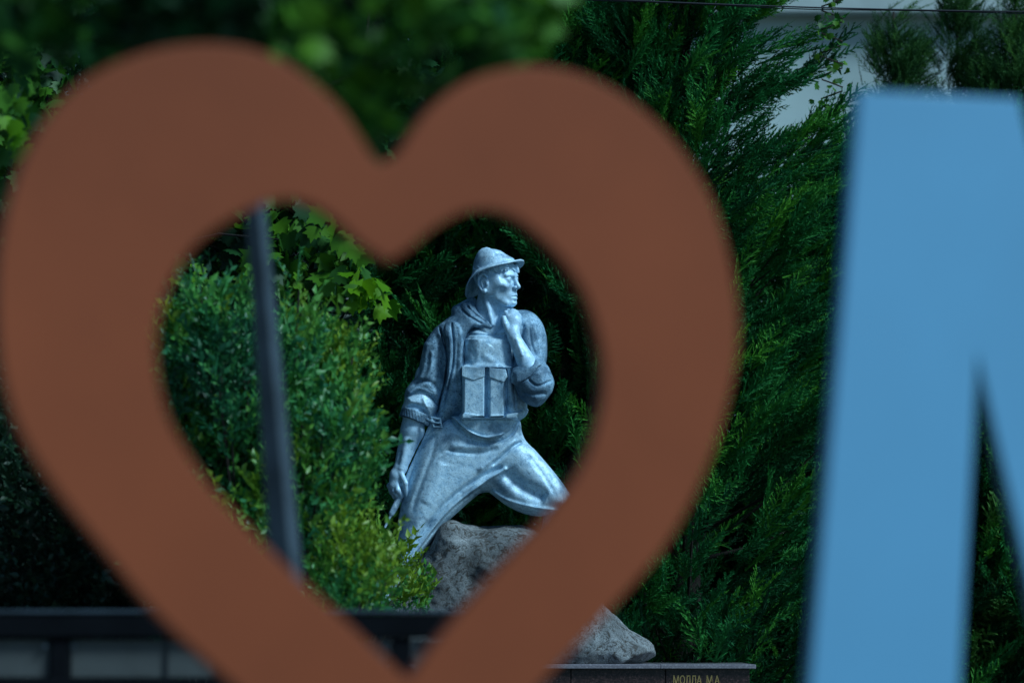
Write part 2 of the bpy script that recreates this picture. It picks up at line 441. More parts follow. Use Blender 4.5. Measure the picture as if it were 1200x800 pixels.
def head(F):
    E = lambda c, r, k=3, m='u', R=HR: F.ell(hp(*c), r, k, m, R)
    C = lambda a, b, ra, rb, k=3, m='u': F.cone(hp(*a), hp(*b), ra, rb, k, m)
    E((0, -5, 10), (21.5, 25, 23)); E((0, 3.5, 0), (19, 19.5, 26), 6)
    E((0, 8, -10), (15.5, 13, 20), 6)
    for s in (-1, 1):
        C((s*17.5, -3, -12), (s*7, 16.5, -25.5), 4.6, 4.4, 5)            # jaw
        C((s*17.5, -3, -12), (s*18, -4, -4), 4.6, 4.2, 5)
        E((s*12.5, 14, -5.5), (6, 6, 5), 5)                              # cheekbone
        C((s*3, 22.6, 6.6), (s*12.5, 18.6, 6.8), 2.4, 2.0, 3.5)          # brow
        E((s*18.5, 5, -3), (3, 9, 11), 6)
    E((0, 19.5, -25), (6.2, 5.6, 4.8), 3.5)                              # chin
    E((0, 18.5, -17), (8.5, 6.2, 6.5), 4)                                # muzzle
    for s in (-1, 1):
        E((s*8.0, 24.0, 1.6), (5.6, 4.4, 3.6), 2.0, 's')                 # eye socket
        E((s*8.0, 18.6, 1.0), (4.4, 4.0, 4.0), 1.0)                      # eyeball
        C((s*4.4, 21.0, 2.4), (s*8.0, 22.2, 3.5), .6, .8, 1.0); C((s*8.0, 22.2, 3.5), (s*12.4, 19.2, 2.0), .8, .5, 1.0)   # upper lid
        C((s*4.8, 20.8, -.6), (s*8.4, 21.3, -1.8), .4, .5, 1.2); C((s*8.4, 21.3, -1.8), (s*12.2, 19.0, -.2), .5, .4, 1.2)
        E((s*20.5, 18, -17), (6.5, 6.5, 9), 5, 's')                      # lean cheek
    C((0, 22.0, 5.0), (0, 27.2, -5.0), 1.8, 2.6, 2.4)                    # nose
    E((0, 28.2, -6.6), (2.6, 2.7, 2.5), 1.6)
    for s in (-1, 1):
        E((s*3.5, 25.0, -7.6), (1.9, 2.6, 2.1), 1.2); E((s*1.9, 26.2, -9.9), (1.0, 1.3, .9), .7, 's')
    C((0, 24.0, -10.8), (0, 24.6, -13.8), .9, .9, 1, 's')
    for s in (-1, 1):
        C((0, 24.8, -15.8), (s*5.4, 22.3, -17.2), 1.5, .8, 1.0); C((0, 24.2, -20.2), (s*4.8, 22.2, -19.6), 1.9, .9, 1.0)
        C((0, 26.0, -17.9), (s*6.6, 23.0, -18.6), .8, .7, .6, 's')
    C((-4, 24.6, -23.1), (4, 24.6, -23.1), 1.3, 1.3, 1.6, 's')
    for s in (-1, 1):                                                    # ear: outer shell, hollow, lobe
        E((s*22.6, -5.2, -3.2), (2.8, 6.2, 9.6), .8)
        rim = [(0, 4.2), (-2.5, 6.8), (-6, 7.4), (-9.6, 5.6), (-11.4, 1), (-11, -4.5), (-8.4, -9), (-5.6, -12.2), (-2.6, -12.6)]
        for (f0, u0), (f1, u1) in zip(rim[:-1], rim[1:]): C((s*25.2, f0, u0), (s*25.2, f1, u1), 1.5, 1.5, .5)
        E((s*24.6, -3.6, -11.6), (2.2, 2.8, 2.8), .6)
        C((s*25.0, -3.6, 3.6), (s*25.4, -7.6, -1), .9, 1.0, .5); C((s*25.4, -7.6, -1), (s*25.0, -5.2, -8), 1.0, .9, .5); E((s*24.4, -.2, -3.4), (1.6, 1.6, 2.4), .8)
        E((s*25.6, -3.4, -4.4), (2.6, 2.4, 3.6), .6, 's')
    # neck with its two tendons
    F.cone(hp(0, -8, -12), (569, 386, 4), 15, 17, 5)
    F.cone(hp(-17, -9, -10), (577, 380, 22), 3.2, 2.8, 4); F.cone(hp(6, 12, -22), (585, 380, 14), 4.5, 5, 5)

def hand_at_neck(F):
    F.cone((621, 434, 45), (602, 395, 39), 12.6, 6.9, 3, flat=.9); F.cone((602, 395, 39), (600.5, 388, 37), 7.0, 7.0, 3)
    F.cone((600.5, 389, 36), (602, 376, 32), 7.0, 8.2, 4, flat=.8)
    F.cone((602, 378, 32), (601, 369, 26), 8.2, 7.0, 4, flat=.85)
    ks = [(596, 372, 33), (599.5, 369, 31), (603.5, 368.5, 28), (607.5, 371, 25)]
    ms = [(592.5, 366.5, 25), (595.5, 364.5, 20), (600, 364, 15), (605, 366, 12)]
    es = [(588.5, 369, 17), (590, 367, 11), (594, 367, 7), (600, 368, 6)]
    for a, b, c in zip(ks, ms, es):
        F.cone(a, b, 2.9, 2.7, 1.6); F.cone(b, c, 2.7, 2.3, .9)
        F.cone((601.5, 384, 35), a, 3.4, 3.0, 3.0)
    F.cone((596, 389, 39), (592, 380, 39), 3.6, 3.2, 2.4); F.cone((592, 380, 39), (590, 372.5, 34), 3.1, 2.5, 1.2)   # thumb

def hand_low(F):
    F.cone((486, 484, 10), (483, 505, 11), 13.2, 13.8, 3); F.cone((483, 505, 11), (469.5, 548, 16), 13.8, 7.6, 3, flat=.9)
    F.cone((469.5, 548, 16), (465, 556, 17), 7.4, 7.6, 3, flat=.85)
    F.cone((465, 556, 17), (463, 568, 17), 7.8, 7.6, 3, flat=.75)
    F.cone((477.5, 516, 21), (470.5, 548, 22), 3.4, 2.4, 4)                      # tendon of the forearm
    ks = [(466.5, 574, 22), (462, 575, 19), (458.5, 573, 15), (456.5, 569, 11)]
    ms = [(471.5, 581, 17), (467.5, 584, 14), (462.5, 582, 11), (459, 577, 7)]
    es = [(474.5, 577, 10), (472, 579, 7), (468, 578, 4), (464, 574, 3)]
    for a, b, c in zip(ks, ms, es):
        F.cone(a, b, 3.1, 2.8, .9); F.cone(b, c, 2.7, 2.3, .8); F.cone((464.5, 560, 18), a, 3.0, 3.1, 1.8)
    F.cone((470, 554, 21), (475.5, 566, 23), 3.6, 3.1, 2.2); F.cone((475.5, 566, 23), (476.8, 580, 21), 3.0, 2.4, 1.0)   # thumb along the rifle

def build_body():
    F = Field(448, 632, 300, 596, -32, 68, .62)
    head(F); hand_at_neck(F); hand_low(F)
    # the trunk and upper arms under the clothes, so that the body is one surface
    F.puff([(528, 388), (560, 376), (600, 376), (622, 384), (622, 420), (600, 470), (545, 470), (522, 420)], 2, 18, 18, 6)
    F.cone((524, 396, 2), (492, 456, 6), 13, 11, 5); F.cone((492, 456, 6), (486, 486, 10), 11, 12, 4)
    F.cone((616, 390, 4), (626, 448, 34), 14, 11, 5); F.cone((626, 448, 34), (620, 432, 49), 11, 11, 4)
    # planes of the hand and forearm left by the sculptor's tools
    F.stroke([(470, 528), (466, 545)], 2.0, .7, 10); F.stroke([(612, 418), (604, 396)], 2.2, -1.0, 30)
    F.rough(.2, 22, 3)
    return F.mesh('body')

def build_hair():
    F = Field(552, 616, 296, 362, -34, 44, .6)
    F.ell(hp(0, -5.5, 10), (22.8, 25.8, 24), 1, 'u', HR); F.ell(hp(0, 3.5, 3), (20.2, 20.6, 26), 5, 'u', HR)
    X, Y, Z = F.grid((slice(None),)*3)
    lat = (X-HX)*HC-(Z-HD)*HS; fwd = (X-HX)*HS+(Z-HD)*HC; up = HY-Y
    # below this height there is no hair: brow, sideburn in front of the ear, nape
    line = np.where(fwd > 9, 12.5, np.where(fwd > 4.0, 4+(fwd-4)*1.4, np.where(fwd > -13.5, 10.5, -12)))
    F.f = np.maximum(F.f, (line-up)*.6+.5*np.sin(lat*.9+fwd*.7)).astype(np.float32)
    wv = fwd*.75+lat*.35+up*.55
    F.f += (.75*np.sin(wv+1.2*np.sin(up*.45+lat*.3))).astype(np.float32)
    r = random.Random(4)
    for i in range(22):                                       # flat locks of the fringe and the temple
        s = -1 if i % 3 else 1
        a = r.uniform(.0, 1.1) if s < 0 else r.uniform(.9, 1.2); la = s*21.2*math.cos(a*.95); fw = 20.6*math.sin(a*1.2)-.5
        u = r.uniform(12, 17) if a > .35 else r.uniform(6, 15)
        if fw < 5: continue
        F.cone(hp(la, fw, u+2.5), hp(la*1.0, fw+2.4, u-1.5), 1.8, 1.0, 1.6)
    return F.mesh('hair')

def build_hat():
    nphi, V, Fc = 160, [], []
    rim = [(0, 30.5, 0, 24), (25, 28, 13.5, 23), (50, 21, 25.5, 20.5), (75, 9, 33, 16.0), (100, -5, 36, 10.0), (120, -17, 34, 3.5), (140, -28, 26, -6), (160, -36, 14, -15), (180, -39, 0, -19.5)]
    ang = np.array([q[0] for q in rim]); fw = np.array([q[1] for q in rim]); lt = np.array([q[2] for q in rim]); uu = np.array([q[3] for q in rim])
    aa = np.arange(0, 180.5, .5); kern = np.hanning(41); kern /= kern.sum()
    def sm(v, odd=False):
        f = np.interp(aa, ang, v); e = np.concatenate([(-1 if odd else 1)*f[:0:-1], f, (-1 if odd else 1)*f[-2::-1]])
        return np.convolve(e, kern, 'same')[len(f)-1:2*len(f)-1]
    fw, lt, uu = sm(fw), sm(lt, True), sm(uu); ang = aa
    rings = []
    crown = [(1.00, 0), (.985, .12), (.965, .26), (.93, .42), (.87, .57), (.79, .71), (.68, .83), (.53, .92), (.34, .98), (.15, 1.0)]
    def base(a):
        return (-4.5+26.5*math.cos(a), 22.6*math.sin(a), 16.5+7.0*math.cos(a))
    for j in range(nphi):
        a = 2*math.pi*j/nphi; ad = abs(math.degrees(math.atan2(math.sin(a), math.cos(a)))); sg = 1 if math.sin(a) >= 0 else -1
        R = (np.interp(ad, ang, fw), sg*np.interp(ad, ang, lt), np.interp(ad, ang, uu)+.8*math.sin(3*a+.6))
        b = base(a); col = []
        def L(t, dz=0):
            sag = 1.6*math.sin(math.pi*t)
            return (b[0]+(R[0]-b[0])*t, b[1]+(R[1]-b[1])*t, b[2]+(R[2]-b[2])*t-sag*(.4+.6*(ad > 90))+dz)
        for t in (.0, .25, .5, .75, .93): col.append(L(t, -.9))                       # underside
        col.append(L(1.0, -1.1)); col.append(L(1.03, 0)); col.append(L(1.0, 1.2))     # rolled rim
        for t in (.9, .7, .45, .2, .06): col.append(L(t, .9))
        for (sc, h) in crown:
            top = 23.5 + 3*math.cos(a-math.pi)                                      # crown highest towards the back
            fdip = -6.5*math.exp(-((math.cos(a)-1)/.35)**2)*math.sin(min(1, h)*math.pi/2)
            pin = 1-.16*math.exp(-((ad-48)/20)**2)*h
            dent = -4.0*math.exp(-((sc)/.30)**2)
            cx = -6.5
            x = cx+(b[0]-cx)*sc*pin; y = b[1]*sc*pin
            w = .75*math.sin(4*a+8*h)*h*(1-h*.5) - 1.3*math.exp(-((h-.20)/.06)**2)
            col.append((x+w, y, b[2]*(1-h)+(15.5)*h+top*h+fdip*h+dent+w))
        rings.append(col)
    m = len(rings[0])
    for col in rings:
        for c in col: V.append(hp(c[1], c[0], c[2]))
    for j in range(nphi):
        k = (j+1) % nphi
        for i in range(m-1): Fc.append((j*m+i, k*m+i, k*m+i+1, j*m+i+1))
    Fc.append(tuple(j*m+m-1 for j in range(nphi)))
    me = bpy.data.meshes.new('hat'); me.from_pydata([tuple(p) for p in to_world(V)], [], Fc); me.update()
    return me

def build_jacket():
    F = Field(468, 656, 342, 512, -40, 62, .8)
    F.puff([(542, 357), (533, 366), (519, 377), (508, 389), (508, 415), (510, 445), (509, 480), (506, 501), (518, 506), (532, 492), (560, 487), (600, 489), (612, 484), (613, 468), (622, 440), (632, 410), (634, 385), (624, 371), (606, 364), (570, 362), (552, 352)], 0, 29, 26, 4)
    # hanging left sleeve with its flared opening
    F.puff([(522, 379), (508, 387), (499, 400), (494, 418), (489, 438), (479, 451), (474.5, 459), (475, 470), (489, 464), (503, 468), (513, 478), (519, 458), (524, 430), (527, 400)], 5, 21, 20, 4)
    # bent right arm
    F.puff([(600, 372), (610, 363), (624, 366), (636, 379), (641, 400), (640, 424), (634, 440), (610, 440), (603, 405)], (8, 0, .32, 0, 380), 22, 20, 4)
    F.puff([(598, 447), (601, 432), (627, 422), (640, 427), (646, 438), (649, 450), (644, 463), (631, 476), (617, 473), (605, 461)], 37, 24, 19, 4)
    # hollow sleeve ends
    F.cone((490, 474, 8), (486, 492, 10), 12.5, 14, 1.5, 's')
    # open front: cut out the middle where the vest shows
    F.puff([(543, 520), (541, 470), (543, 430), (542, 402), (549, 386), (560, 380), (578, 376), (592, 373), (603, 380), (606, 410), (600, 440), (606, 465), (606, 520)], 42, 30, 8, 2, 's')
    # collar and hood folds round the neck
    F.cone((536, 364, 4), (553, 353, -16), 7, 6, 4); F.cone((537, 366, 6), (560, 379, 24), 6.5, 4.5, 4); F.cone((560, 379, 24), (574, 383, 28), 4, 2.8, 3)
    F.cone((544, 358, 10), (566, 377, 26), 4, 2.6, 2.0); F.cone((604, 372, 8), (622, 372, -6), 6, 6, 4)
    F.cone((572, 362, 9), (576, 372, 12), 15.5, 14, 2, 's')
    S = F.stroke
    S([(540, 362), (550, 371), (565, 380)], 1.3, 1.9, 0); S([(546, 357), (556, 368), (570, 378)], 1.1, 1.6, 0)
    F.raise_([(521, 384), (530, 376), (541, 390), (541, 440), (543, 487), (530, 491), (516, 505), (509, 503), (515, 480), (522, 450), (525, 420)], 2.6, .8, 0, True)
    S([(515, 384), (519, 396), (524, 418), (522, 445), (516, 468), (512, 485)], 1.2, 6.5, 0)
    S([(529, 378), (531.5, 400), (531, 425), (526, 450), (520, 478)], 1.1, 4.2, 0, True); S([(525, 384), (528, 410), (525, 440)], 2.2, -1.2, 0)
    S([(536, 400), (534, 440), (536, 480)], 2.4, 1.6, 0); S([(512, 392), (516, 410), (513, 430), (507, 458)], 5, 2.6, 0)
    S([(500, 400), (497, 425), (492, 445)], 4, -2.0, 0); S([(484, 452), (497, 446), (511, 452), (516, 462)], 2.0, 1.6, 0)
    S([(478, 462), (492, 456), (508, 463)], 2.2, -1.6, 0); S([(506, 410), (505, 430), (498, 446)], 2.6, -1.8, 0)
    # facets of the bent elbow
    F.raise_([(597.5, 449), (600, 432), (627, 420), (634, 427), (621, 441), (606, 450)], 3.0, .6, 20)
    S([(604, 450), (620, 442), (632, 428)], 1.1, 2.2, 20); S([(618, 444), (629, 452), (646, 446)], 1.4, 2.2, 20); S([(610, 458), (624, 462), (640, 460)], 2.4, 2.0, 20)
    S([(614, 380), (611, 398), (618, 418)], 2.2, 1.8, 5); S([(624, 378), (630, 396), (634, 420)], 2.6, -1.4, 5)
    S([(620, 384), (622, 402), (628, 418)], 1.6, 1.5, 5)
    F.rough(.22, 18, 11)
    return F.mesh('jacket')

VEST = [(543, 402), (546, 390), (553, 384), (562, 382), (580, 385), (592, 382), (600, 384), (603, 405), (608, 440), (616, 458), (618, 474), (615, 485), (605, 491), (585, 493.5), (565, 494.5), (548, 493), (539, 489), (540, 470), (541, 430)]
def build_vest():
    F = Field(532, 622, 372, 498, -8, 50, .62)
    F.puff(VEST, 3, 33.5, 20, 3)
    F.puff([(541.5, 429), (602, 429), (606, 490), (541, 490)], 12, 26.2, 4, 4, sp=False)
    F.cone((572, 366, 14), (574, 380, 20), 14.5, 12, 3, 's')
    F.raise_([(544, 397), (601, 397), (602, 431), (543, 431)], 1.8, .8, 0)
    S = F.stroke
    S([(594, 486), (606, 484), (614, 479)], 1.6, -1.2, 0, False)
    S([(546, 391), (570, 393), (600, 391)], 1.5, 1.0, 0); S([(570, 432), (570.5, 486)], 1.3, .9, 0, False)
    S([(593, 434), (593.5, 482)], 1.3, 1.4, 0, False); S([(603, 400), (601, 440), (604, 478)], 1.6, 1.2, 0, False)
    F.raise_([(539, 485), (565, 489), (590, 488), (622, 478), (622, 499), (534, 499), (534, 484)], 2.4, 1.5, 0)
    S([(552, 408), (556, 420), (550, 430)], 3, .8, 0); S([(575, 404), (568, 416), (585, 427)], 4, -.8, 0); S([(544, 393), (601, 393)], 1.2, .8, 0)
    return F
def patch(F, poly, t, h=.5, soft=.7):
    """a piece of cloth lying on the front of F, outlined by poly, t proud of it"""
    P = np.array(poly, float); lo, hi = P.min(0), P.max(0)
    w = F.win((lo[0]-3, lo[1]-3, 8), (hi[0]+3, hi[1]+3, 1e3)); X, Y, Z = F.grid(w)
    G = Field.__new__(Field); G.h = F.h; G.x, G.y, G.d = F.x[w[0]], F.y[w[1]], F.d[w[2]]
    f2 = poly_sdf(X[:, :, 0], Y[:, :, 0], P)[:, :, None]
    top = F.f[w]-t
    k = 1.6; a, b = top, f2; q = np.maximum(k-np.abs(a-b), 0)/k; G.f = (np.maximum(a, b)+q*q*k*.25).astype(np.float32)
    G.f = np.maximum(G.f, -(F.f[w]+1.6)).astype(np.float32)
    return G

def build_trousers():
    F = Field(452, 684, 478, 682, -46, 58, .85)
    F.puff([(510, 494), (499, 508), (489, 527), (482, 547), (476, 568), (470, 590), (466, 615), (462, 645), (462, 668), (474, 668), (490, 656), (503, 638), (520, 616), (540, 597), (556, 583), (570, 571), (590, 552), (606, 530), (611, 508), (604, 486), (560, 482), (522, 485)], (2, 0, .06, 0, 500), 30, 29, 3)
    F.puff([(596, 500), (608, 507), (617, 517), (634, 536), (652, 557), (665, 574), (671, 586), (668, 597), (655, 603), (634, 605), (612, 601), (592, 591), (576, 578), (562, 572), (566, 545), (580, 512)], (2, .12, 0, 570, 0), 23, 22, 8)
    F.cone((565, 500, 2), (570, 540, 4), 30, 24, 6, flat=.8)
    S = F.stroke
    # long fold from the right hip down the inside of the striding leg
    S([(612, 517), (600, 524), (588, 535), (576, 545)], 1.8, 3.4, 0); S([(607, 513), (592, 524), (578, 537), (560, 552)], 3.4, -3.2, 0)
    S([(592, 549), (572, 561), (552, 576), (530, 594), (508, 618), (488, 646), (470, 664)], 2.0, -3.0, -10, False)
    S([(585, 547), (562, 559), (540, 574), (518, 594), (498, 620), (478, 648)], 2.6, 3.6, 0, False)
    S([(560, 572), (540, 587), (520, 606), (500, 632), (484, 652)], 1.5, 2.6, -20)
    # seat and hip folds
    S([(522, 527), (545, 530), (566, 530), (584, 524)], 2.2, 2.0, 0); S([(526, 520), (550, 523), (575, 523)], 3.4, -1.6, 0)
    S([(512, 508), (507, 530), (496, 560), (482, 600)], 3.0, 1.4, 0); S([(518, 540), (510, 565), (498, 590)], 7, -1.6, 0)
    S([(592, 552), (612, 570), (640, 584)], 8, 7.0, 0)
    S([(575, 574), (596, 587), (622, 594), (655, 598)], 3.0, -3.6, -30); S([(584, 584), (610, 592), (645, 599)], 1.6, 1.4, -10)
    S([(622, 524), (642, 548), (660, 574)], 4, -1.2, 0); S([(618, 532), (636, 556), (650, 578)], 2.5, .9, 0)
    F.cone((654, 600, 8), (646, 612, 8), 13, 12, 2, 's')
    S([(529, 491), (539, 503), (553, 513), (571, 518), (588, 516), (601, 508), (608, 494)], 1.6, 3.0, 0, False)

    return F
def build_shirt():
    """shirt tail below the vest and the rolled undersleeve are one shirt"""
    F = Field(462, 618, 376, 524, -34, 50, .75)
    F.puff([(527, 487), (533, 492), (543, 503), (556, 511), (571, 515), (586, 513), (599, 505), (605, 492), (607, 487), (565, 486)], 3, 35.5, 7, 2)
    F.puff([(528, 395), (602, 395), (606, 488), (528, 488)], 0, 24, 20, 4, sp=False)
    F.puff([(478, 462), (473, 472), (471, 480), (484, 480), (498, 489), (503, 497), (511, 484), (513, 474), (500, 462)], 8, 18, 15, 3)
    F.cone((500, 440, 5), (492, 470, 8), 12, 14, 6); F.cone((524, 400, 3), (500, 440, 5), 14, 12, 6)
    F.cone((487, 484, 10), (480, 512, 11), 12.6, 15, 1.5, 's')
    S = F.stroke
    S([(530, 487), (548, 504), (570, 512), (592, 507)], 1.4, -1.6, 0); S([(476, 478), (488, 476), (504, 486)], 1.6, 1.2, 0); S([(496, 466), (501, 478)], 2.2, -1.4, 0)

    return F.mesh('shirt')
def build_cuff():
    F = Field(460, 514, 464, 512, -18, 42, .6)
    X, Y, Z = F.grid((slice(None),)*3)
    c = (487.0, 488.0, 10.0); ax = (-.35, .93, .10)
    t = (X-c[0])*ax[0]+(Y-c[1])*ax[1]+(Z-c[2])*ax[2]
    rad = np.sqrt((X-c[0]-ax[0]*t)**2+(Y-c[1]-ax[1]*t)**2+(Z-c[2]-ax[2]*t)**2)
    th = np.arctan2(Z-c[2], X-c[0])
    q0 = np.abs(rad-14.6)-2.6; q1 = np.abs(t)-4.6
    F.f = (np.sqrt(np.maximum(q0, 0)**2+np.maximum(q1, 0)**2)+np.minimum(np.maximum(q0, q1), 0)-1.2+.3*np.sin(th*31+t*2.5)*np.sin(t*2.1)).astype(np.float32)
    return F.mesh('cuff')
def build_boots():
    out = []
    F = Field(436, 500, 650, 716, -22, 60, .9)
    F.cone((468, 655, 12), (464, 690, 14), 11, 10, 4); F.cone((464, 693, 12), (452, 699, 34), 9, 7, 4, flat=1.0); F.cone((464, 697, 8), (450, 703, 40), 8.5, 7.5, 2)
    out.append(F.mesh('boot'))
    F = Field(622, 690, 588, 660, -22, 54, .9)
    F.cone((650, 596, 8), (642, 626, 6), 10.5, 9, 4); F.cone((642, 630, 6), (654, 640, 30), 9, 7, 4); F.cone((641, 638, 2), (658, 646, 34), 7.5, 7, 2)
    out.append(F.mesh('boot'))
    return out
def build_rifle():
    F = Field(446, 520, 484, 624, -12, 36, .6)
    a, b = np.array([451.5, 617, 18.]), np.array([513, 493, 10.])
    p = lambda t, o=0, dd=0: a+(b-a)*t+np.array([.895*o, .445*o, dd])
    F.cone(p(0), p(.16), 1.5, 1.7, 1); F.cone(p(.13), p(.36), 3.6, 4.6, 1.5, flat=.8)
    F.cone(p(.36), p(.72), 4.6, 6.4, 1.5, flat=.8); F.cone(p(.72), p(1.0), 5.6, 8.0, 1.5, flat=.7)
    F.cone(p(.42, 4, 2), p(.60, 5, 2), 2.2, 2.2, 1)
    for i in range(10):                                        # trigger guard
        w0, w1 = math.pi*i/10, math.pi*(i+1)/10
        F.cone(p(.50+.05*math.cos(w0), 5+5*math.sin(w0), 4), p(.50+.05*math.cos(w1), 5+5*math.sin(w1), 4), 1.1, 1.1, .6)
    F.cone(p(.47, 4, 6), p(.47, 8, 6), 1.1, .8, .6); F.cone(p(.6, 3, 5), p(.68, 6, 5), 1.6, 1.6, .8); F.stroke([p(.2)[:2], p(.34)[:2]], .8, .8, 0)
    return F.mesh('rifle')
def build_buckle():
    F = Field(498, 524, 480, 510, 20, 44, .5)
    c = np.array([511, 495, 31.]); R = [(-5.5, -6), (4.5, -4), (6.5, 5.5), (-3, 5)]
    for i in range(4):
        q0, q1 = R[i], R[(i+1) % 4]; F.cone(c+np.array([*q0, 0]), c+np.array([*q1, 0]), 1.5, 1.5, .5)
    F.cone(c+np.array([-4.5, -.5, 1]), c+np.array([5.5, .8, 1]), 1.1, 1.1, .5); F.cone(c+np.array([-10, -3.5, -2]), c+np.array([-4, -1, 0]), 2.4, 2.4, 1)
    return F.mesh('strap_buckle')

link('body', build_body(), statue, M['silver_skin'], True)
link('hair', build_hair(), statue, M['silver_skin'], True)
link('hat', build_hat(), statue, M['silver'], True)
link('jacket', build_jacket(), statue, M['silver_jacket'], True)
VF = build_vest()
FLAPS = [[(541.5, 429), (568, 431), (568, 441), (555, 445.5), (541, 441)], [(573, 431), (592.5, 433), (594.5, 442), (590, 448), (573.5, 442)]]
POCKS = [[(541.5, 438), (568, 438), (567.5, 488), (542, 487.5)], [(573.5, 438), (591, 438), (590.5, 487.5), (573.5, 488.5)]]
pk = [patch(VF, p, 1.5).mesh('pocket') for p in POCKS]; fl = [patch(VF, p, 3.4).mesh('pocket_flap') for p in FLAPS]
vest = link('vest', VF.mesh('vest'), statue, M['silver'], True)
for a, b in zip(pk, fl):
    link('pocket', a, vest, M['silver'], True); link('pocket_flap', b, vest, M['silver'], True)
link('trousers', build_trousers().mesh('trousers'), statue, M['silver'], True)
link('shirt', build_shirt(), statue, M['silver'], True)
link('cuff', build_cuff(), statue, M['silver_jacket'], True)
for b in build_boots(): link('boot', b, statue, M['silver'], True)
link('rifle', build_rifle(), statue, M['silver'], True)
link('strap_buckle', build_buckle(), statue, M['silver_jacket'], True)
# ------------------------------------------------------------------ boulder and plinth
def build_rock(name, poly, dc, T, R, seed, h=2.6, amp=5):
    P = np.array(poly, float); lo, hi = P.min(0)-14, P.max(0)+14
    F = Field(lo[0], hi[0], lo[1], hi[1], dc-T-16, dc+T+16, h)
    F.puff(poly, dc, T, R, 4)
    X, Y, Z = F.grid((slice(None),)*3); r = np.random.default_rng(seed)
    for i in range(5):                                       # chipped planes
        n = r.normal(size=3); n[2] = abs(n[2])*1.3; n /= np.linalg.norm(n)
        c = np.array([(lo[0]+hi[0])/2, (lo[1]+hi[1])/2, dc]); e = np.array([(hi[0]-lo[0])/2, (hi[1]-lo[1])/2, T])
        off = np.sqrt(((n*e)**2).sum())*r.uniform(.97, 1.08)
        F.f = np.maximum(F.f, (X-c[0])*n[0]+(Y-c[1])*n[1]+(Z-c[2])*n[2]-off)
    for i in range(26):
        sc = r.choice([60, 34, 18, 10]); k = r.normal(size=3); k = k/np.linalg.norm(k)*6.283/sc; p = r.uniform(0, 6.28, 2)
        q = np.roll(k, 1)
        F.f += (amp*sc/60*.14*np.sin(k[0]*X+k[1]*Y+k[2]*Z+p[0]+1.3*np.sin(q[0]*X+q[1]*Y+q[2]*Z+p[1]))).astype(np.float32)
    return F.mesh(name)
BOULDER = [(500, 640), (518, 612), (532, 606), (546, 613), (562, 617.5), (585, 616), (603, 615), (625, 622), (652, 640), (680, 668), (700, 694), (712, 714), (730, 727), (746, 741), (762, 752), (770, 768), (772, 800), (700, 800), (620, 798), (540, 798), (470, 790), (440, 775), (432, 735), (446, 705), (470, 680)]
boulder = link('boulder', build_rock('boulder', BOULDER, 2, 62, 46, 5), None, M['rock'], True)
tag(boulder, 'large weathered grey granite boulder on the red granite plinth beneath the striding man', 'boulder')

PL_Y0, PL_Y1 = STAT_Y-.62, STAT_Y+.9
pl_top = at(700, 778, PL_Y0).z; pl_r = at(886, 778, PL_Y0).x; pl_l = at(330, 778, PL_Y0).x
plinth = empty('plinth', (at(600, 778, PL_Y0).x, (PL_Y0+PL_Y1)/2, 0), 'dark red granite memorial plinth with gilded lettering and grey coping, under the boulder', 'plinth')
EDGE = .028
core = MB().box((pl_l+.07, PL_Y0+.07, -.02), (pl_r-.07, PL_Y1-.05, pl_top-EDGE-.001)); core.build('core', M['panel'], plinth)
joints = [at(x, 790, PL_Y0).x for x in (336, 447, 558, 669, 780, 879)]
cop_j = [pl_l]+[at(x, 778, PL_Y0).x for x in (552, 774)]+[pl_r]
for a, b in zip(cop_j[:-1], cop_j[1:]):
    MB().box((a+.0012, PL_Y0-.012, pl_top-EDGE), (b-.0012, PL_Y1, pl_top), .004).build('coping_slab', M['granite_edge'], plinth)
for i, (a, b) in enumerate(zip(joints[:-1], joints[1:])):
    for z0, z1 in ((pl_top-EDGE-.62, pl_top-EDGE-.0015), (.0, pl_top-EDGE-.624)):
        if z1 > z0: MB().box((a+.003, PL_Y0+.022, z0), (b-.003, PL_Y0+.068, z1), .0022).build('granite_tile', M['granite_red'], plinth)
MB().box((joints[0]+.01, PL_Y0+.045, .0), (joints[-1]-.01, PL_Y0+.066, pl_top-EDGE-.004)).build('joint_mortar', M['panel'], plinth)
for z0, z1 in ((pl_top-EDGE-.62, pl_top-EDGE-.0015), (.0, pl_top-EDGE-.624)):
    MB().box((joints[-1]-.0455, PL_Y0+.0695, z0), (joints[-1]-.0005, PL_Y1-.03, z1), .002).build('side_tile', M['granite_red'], plinth)
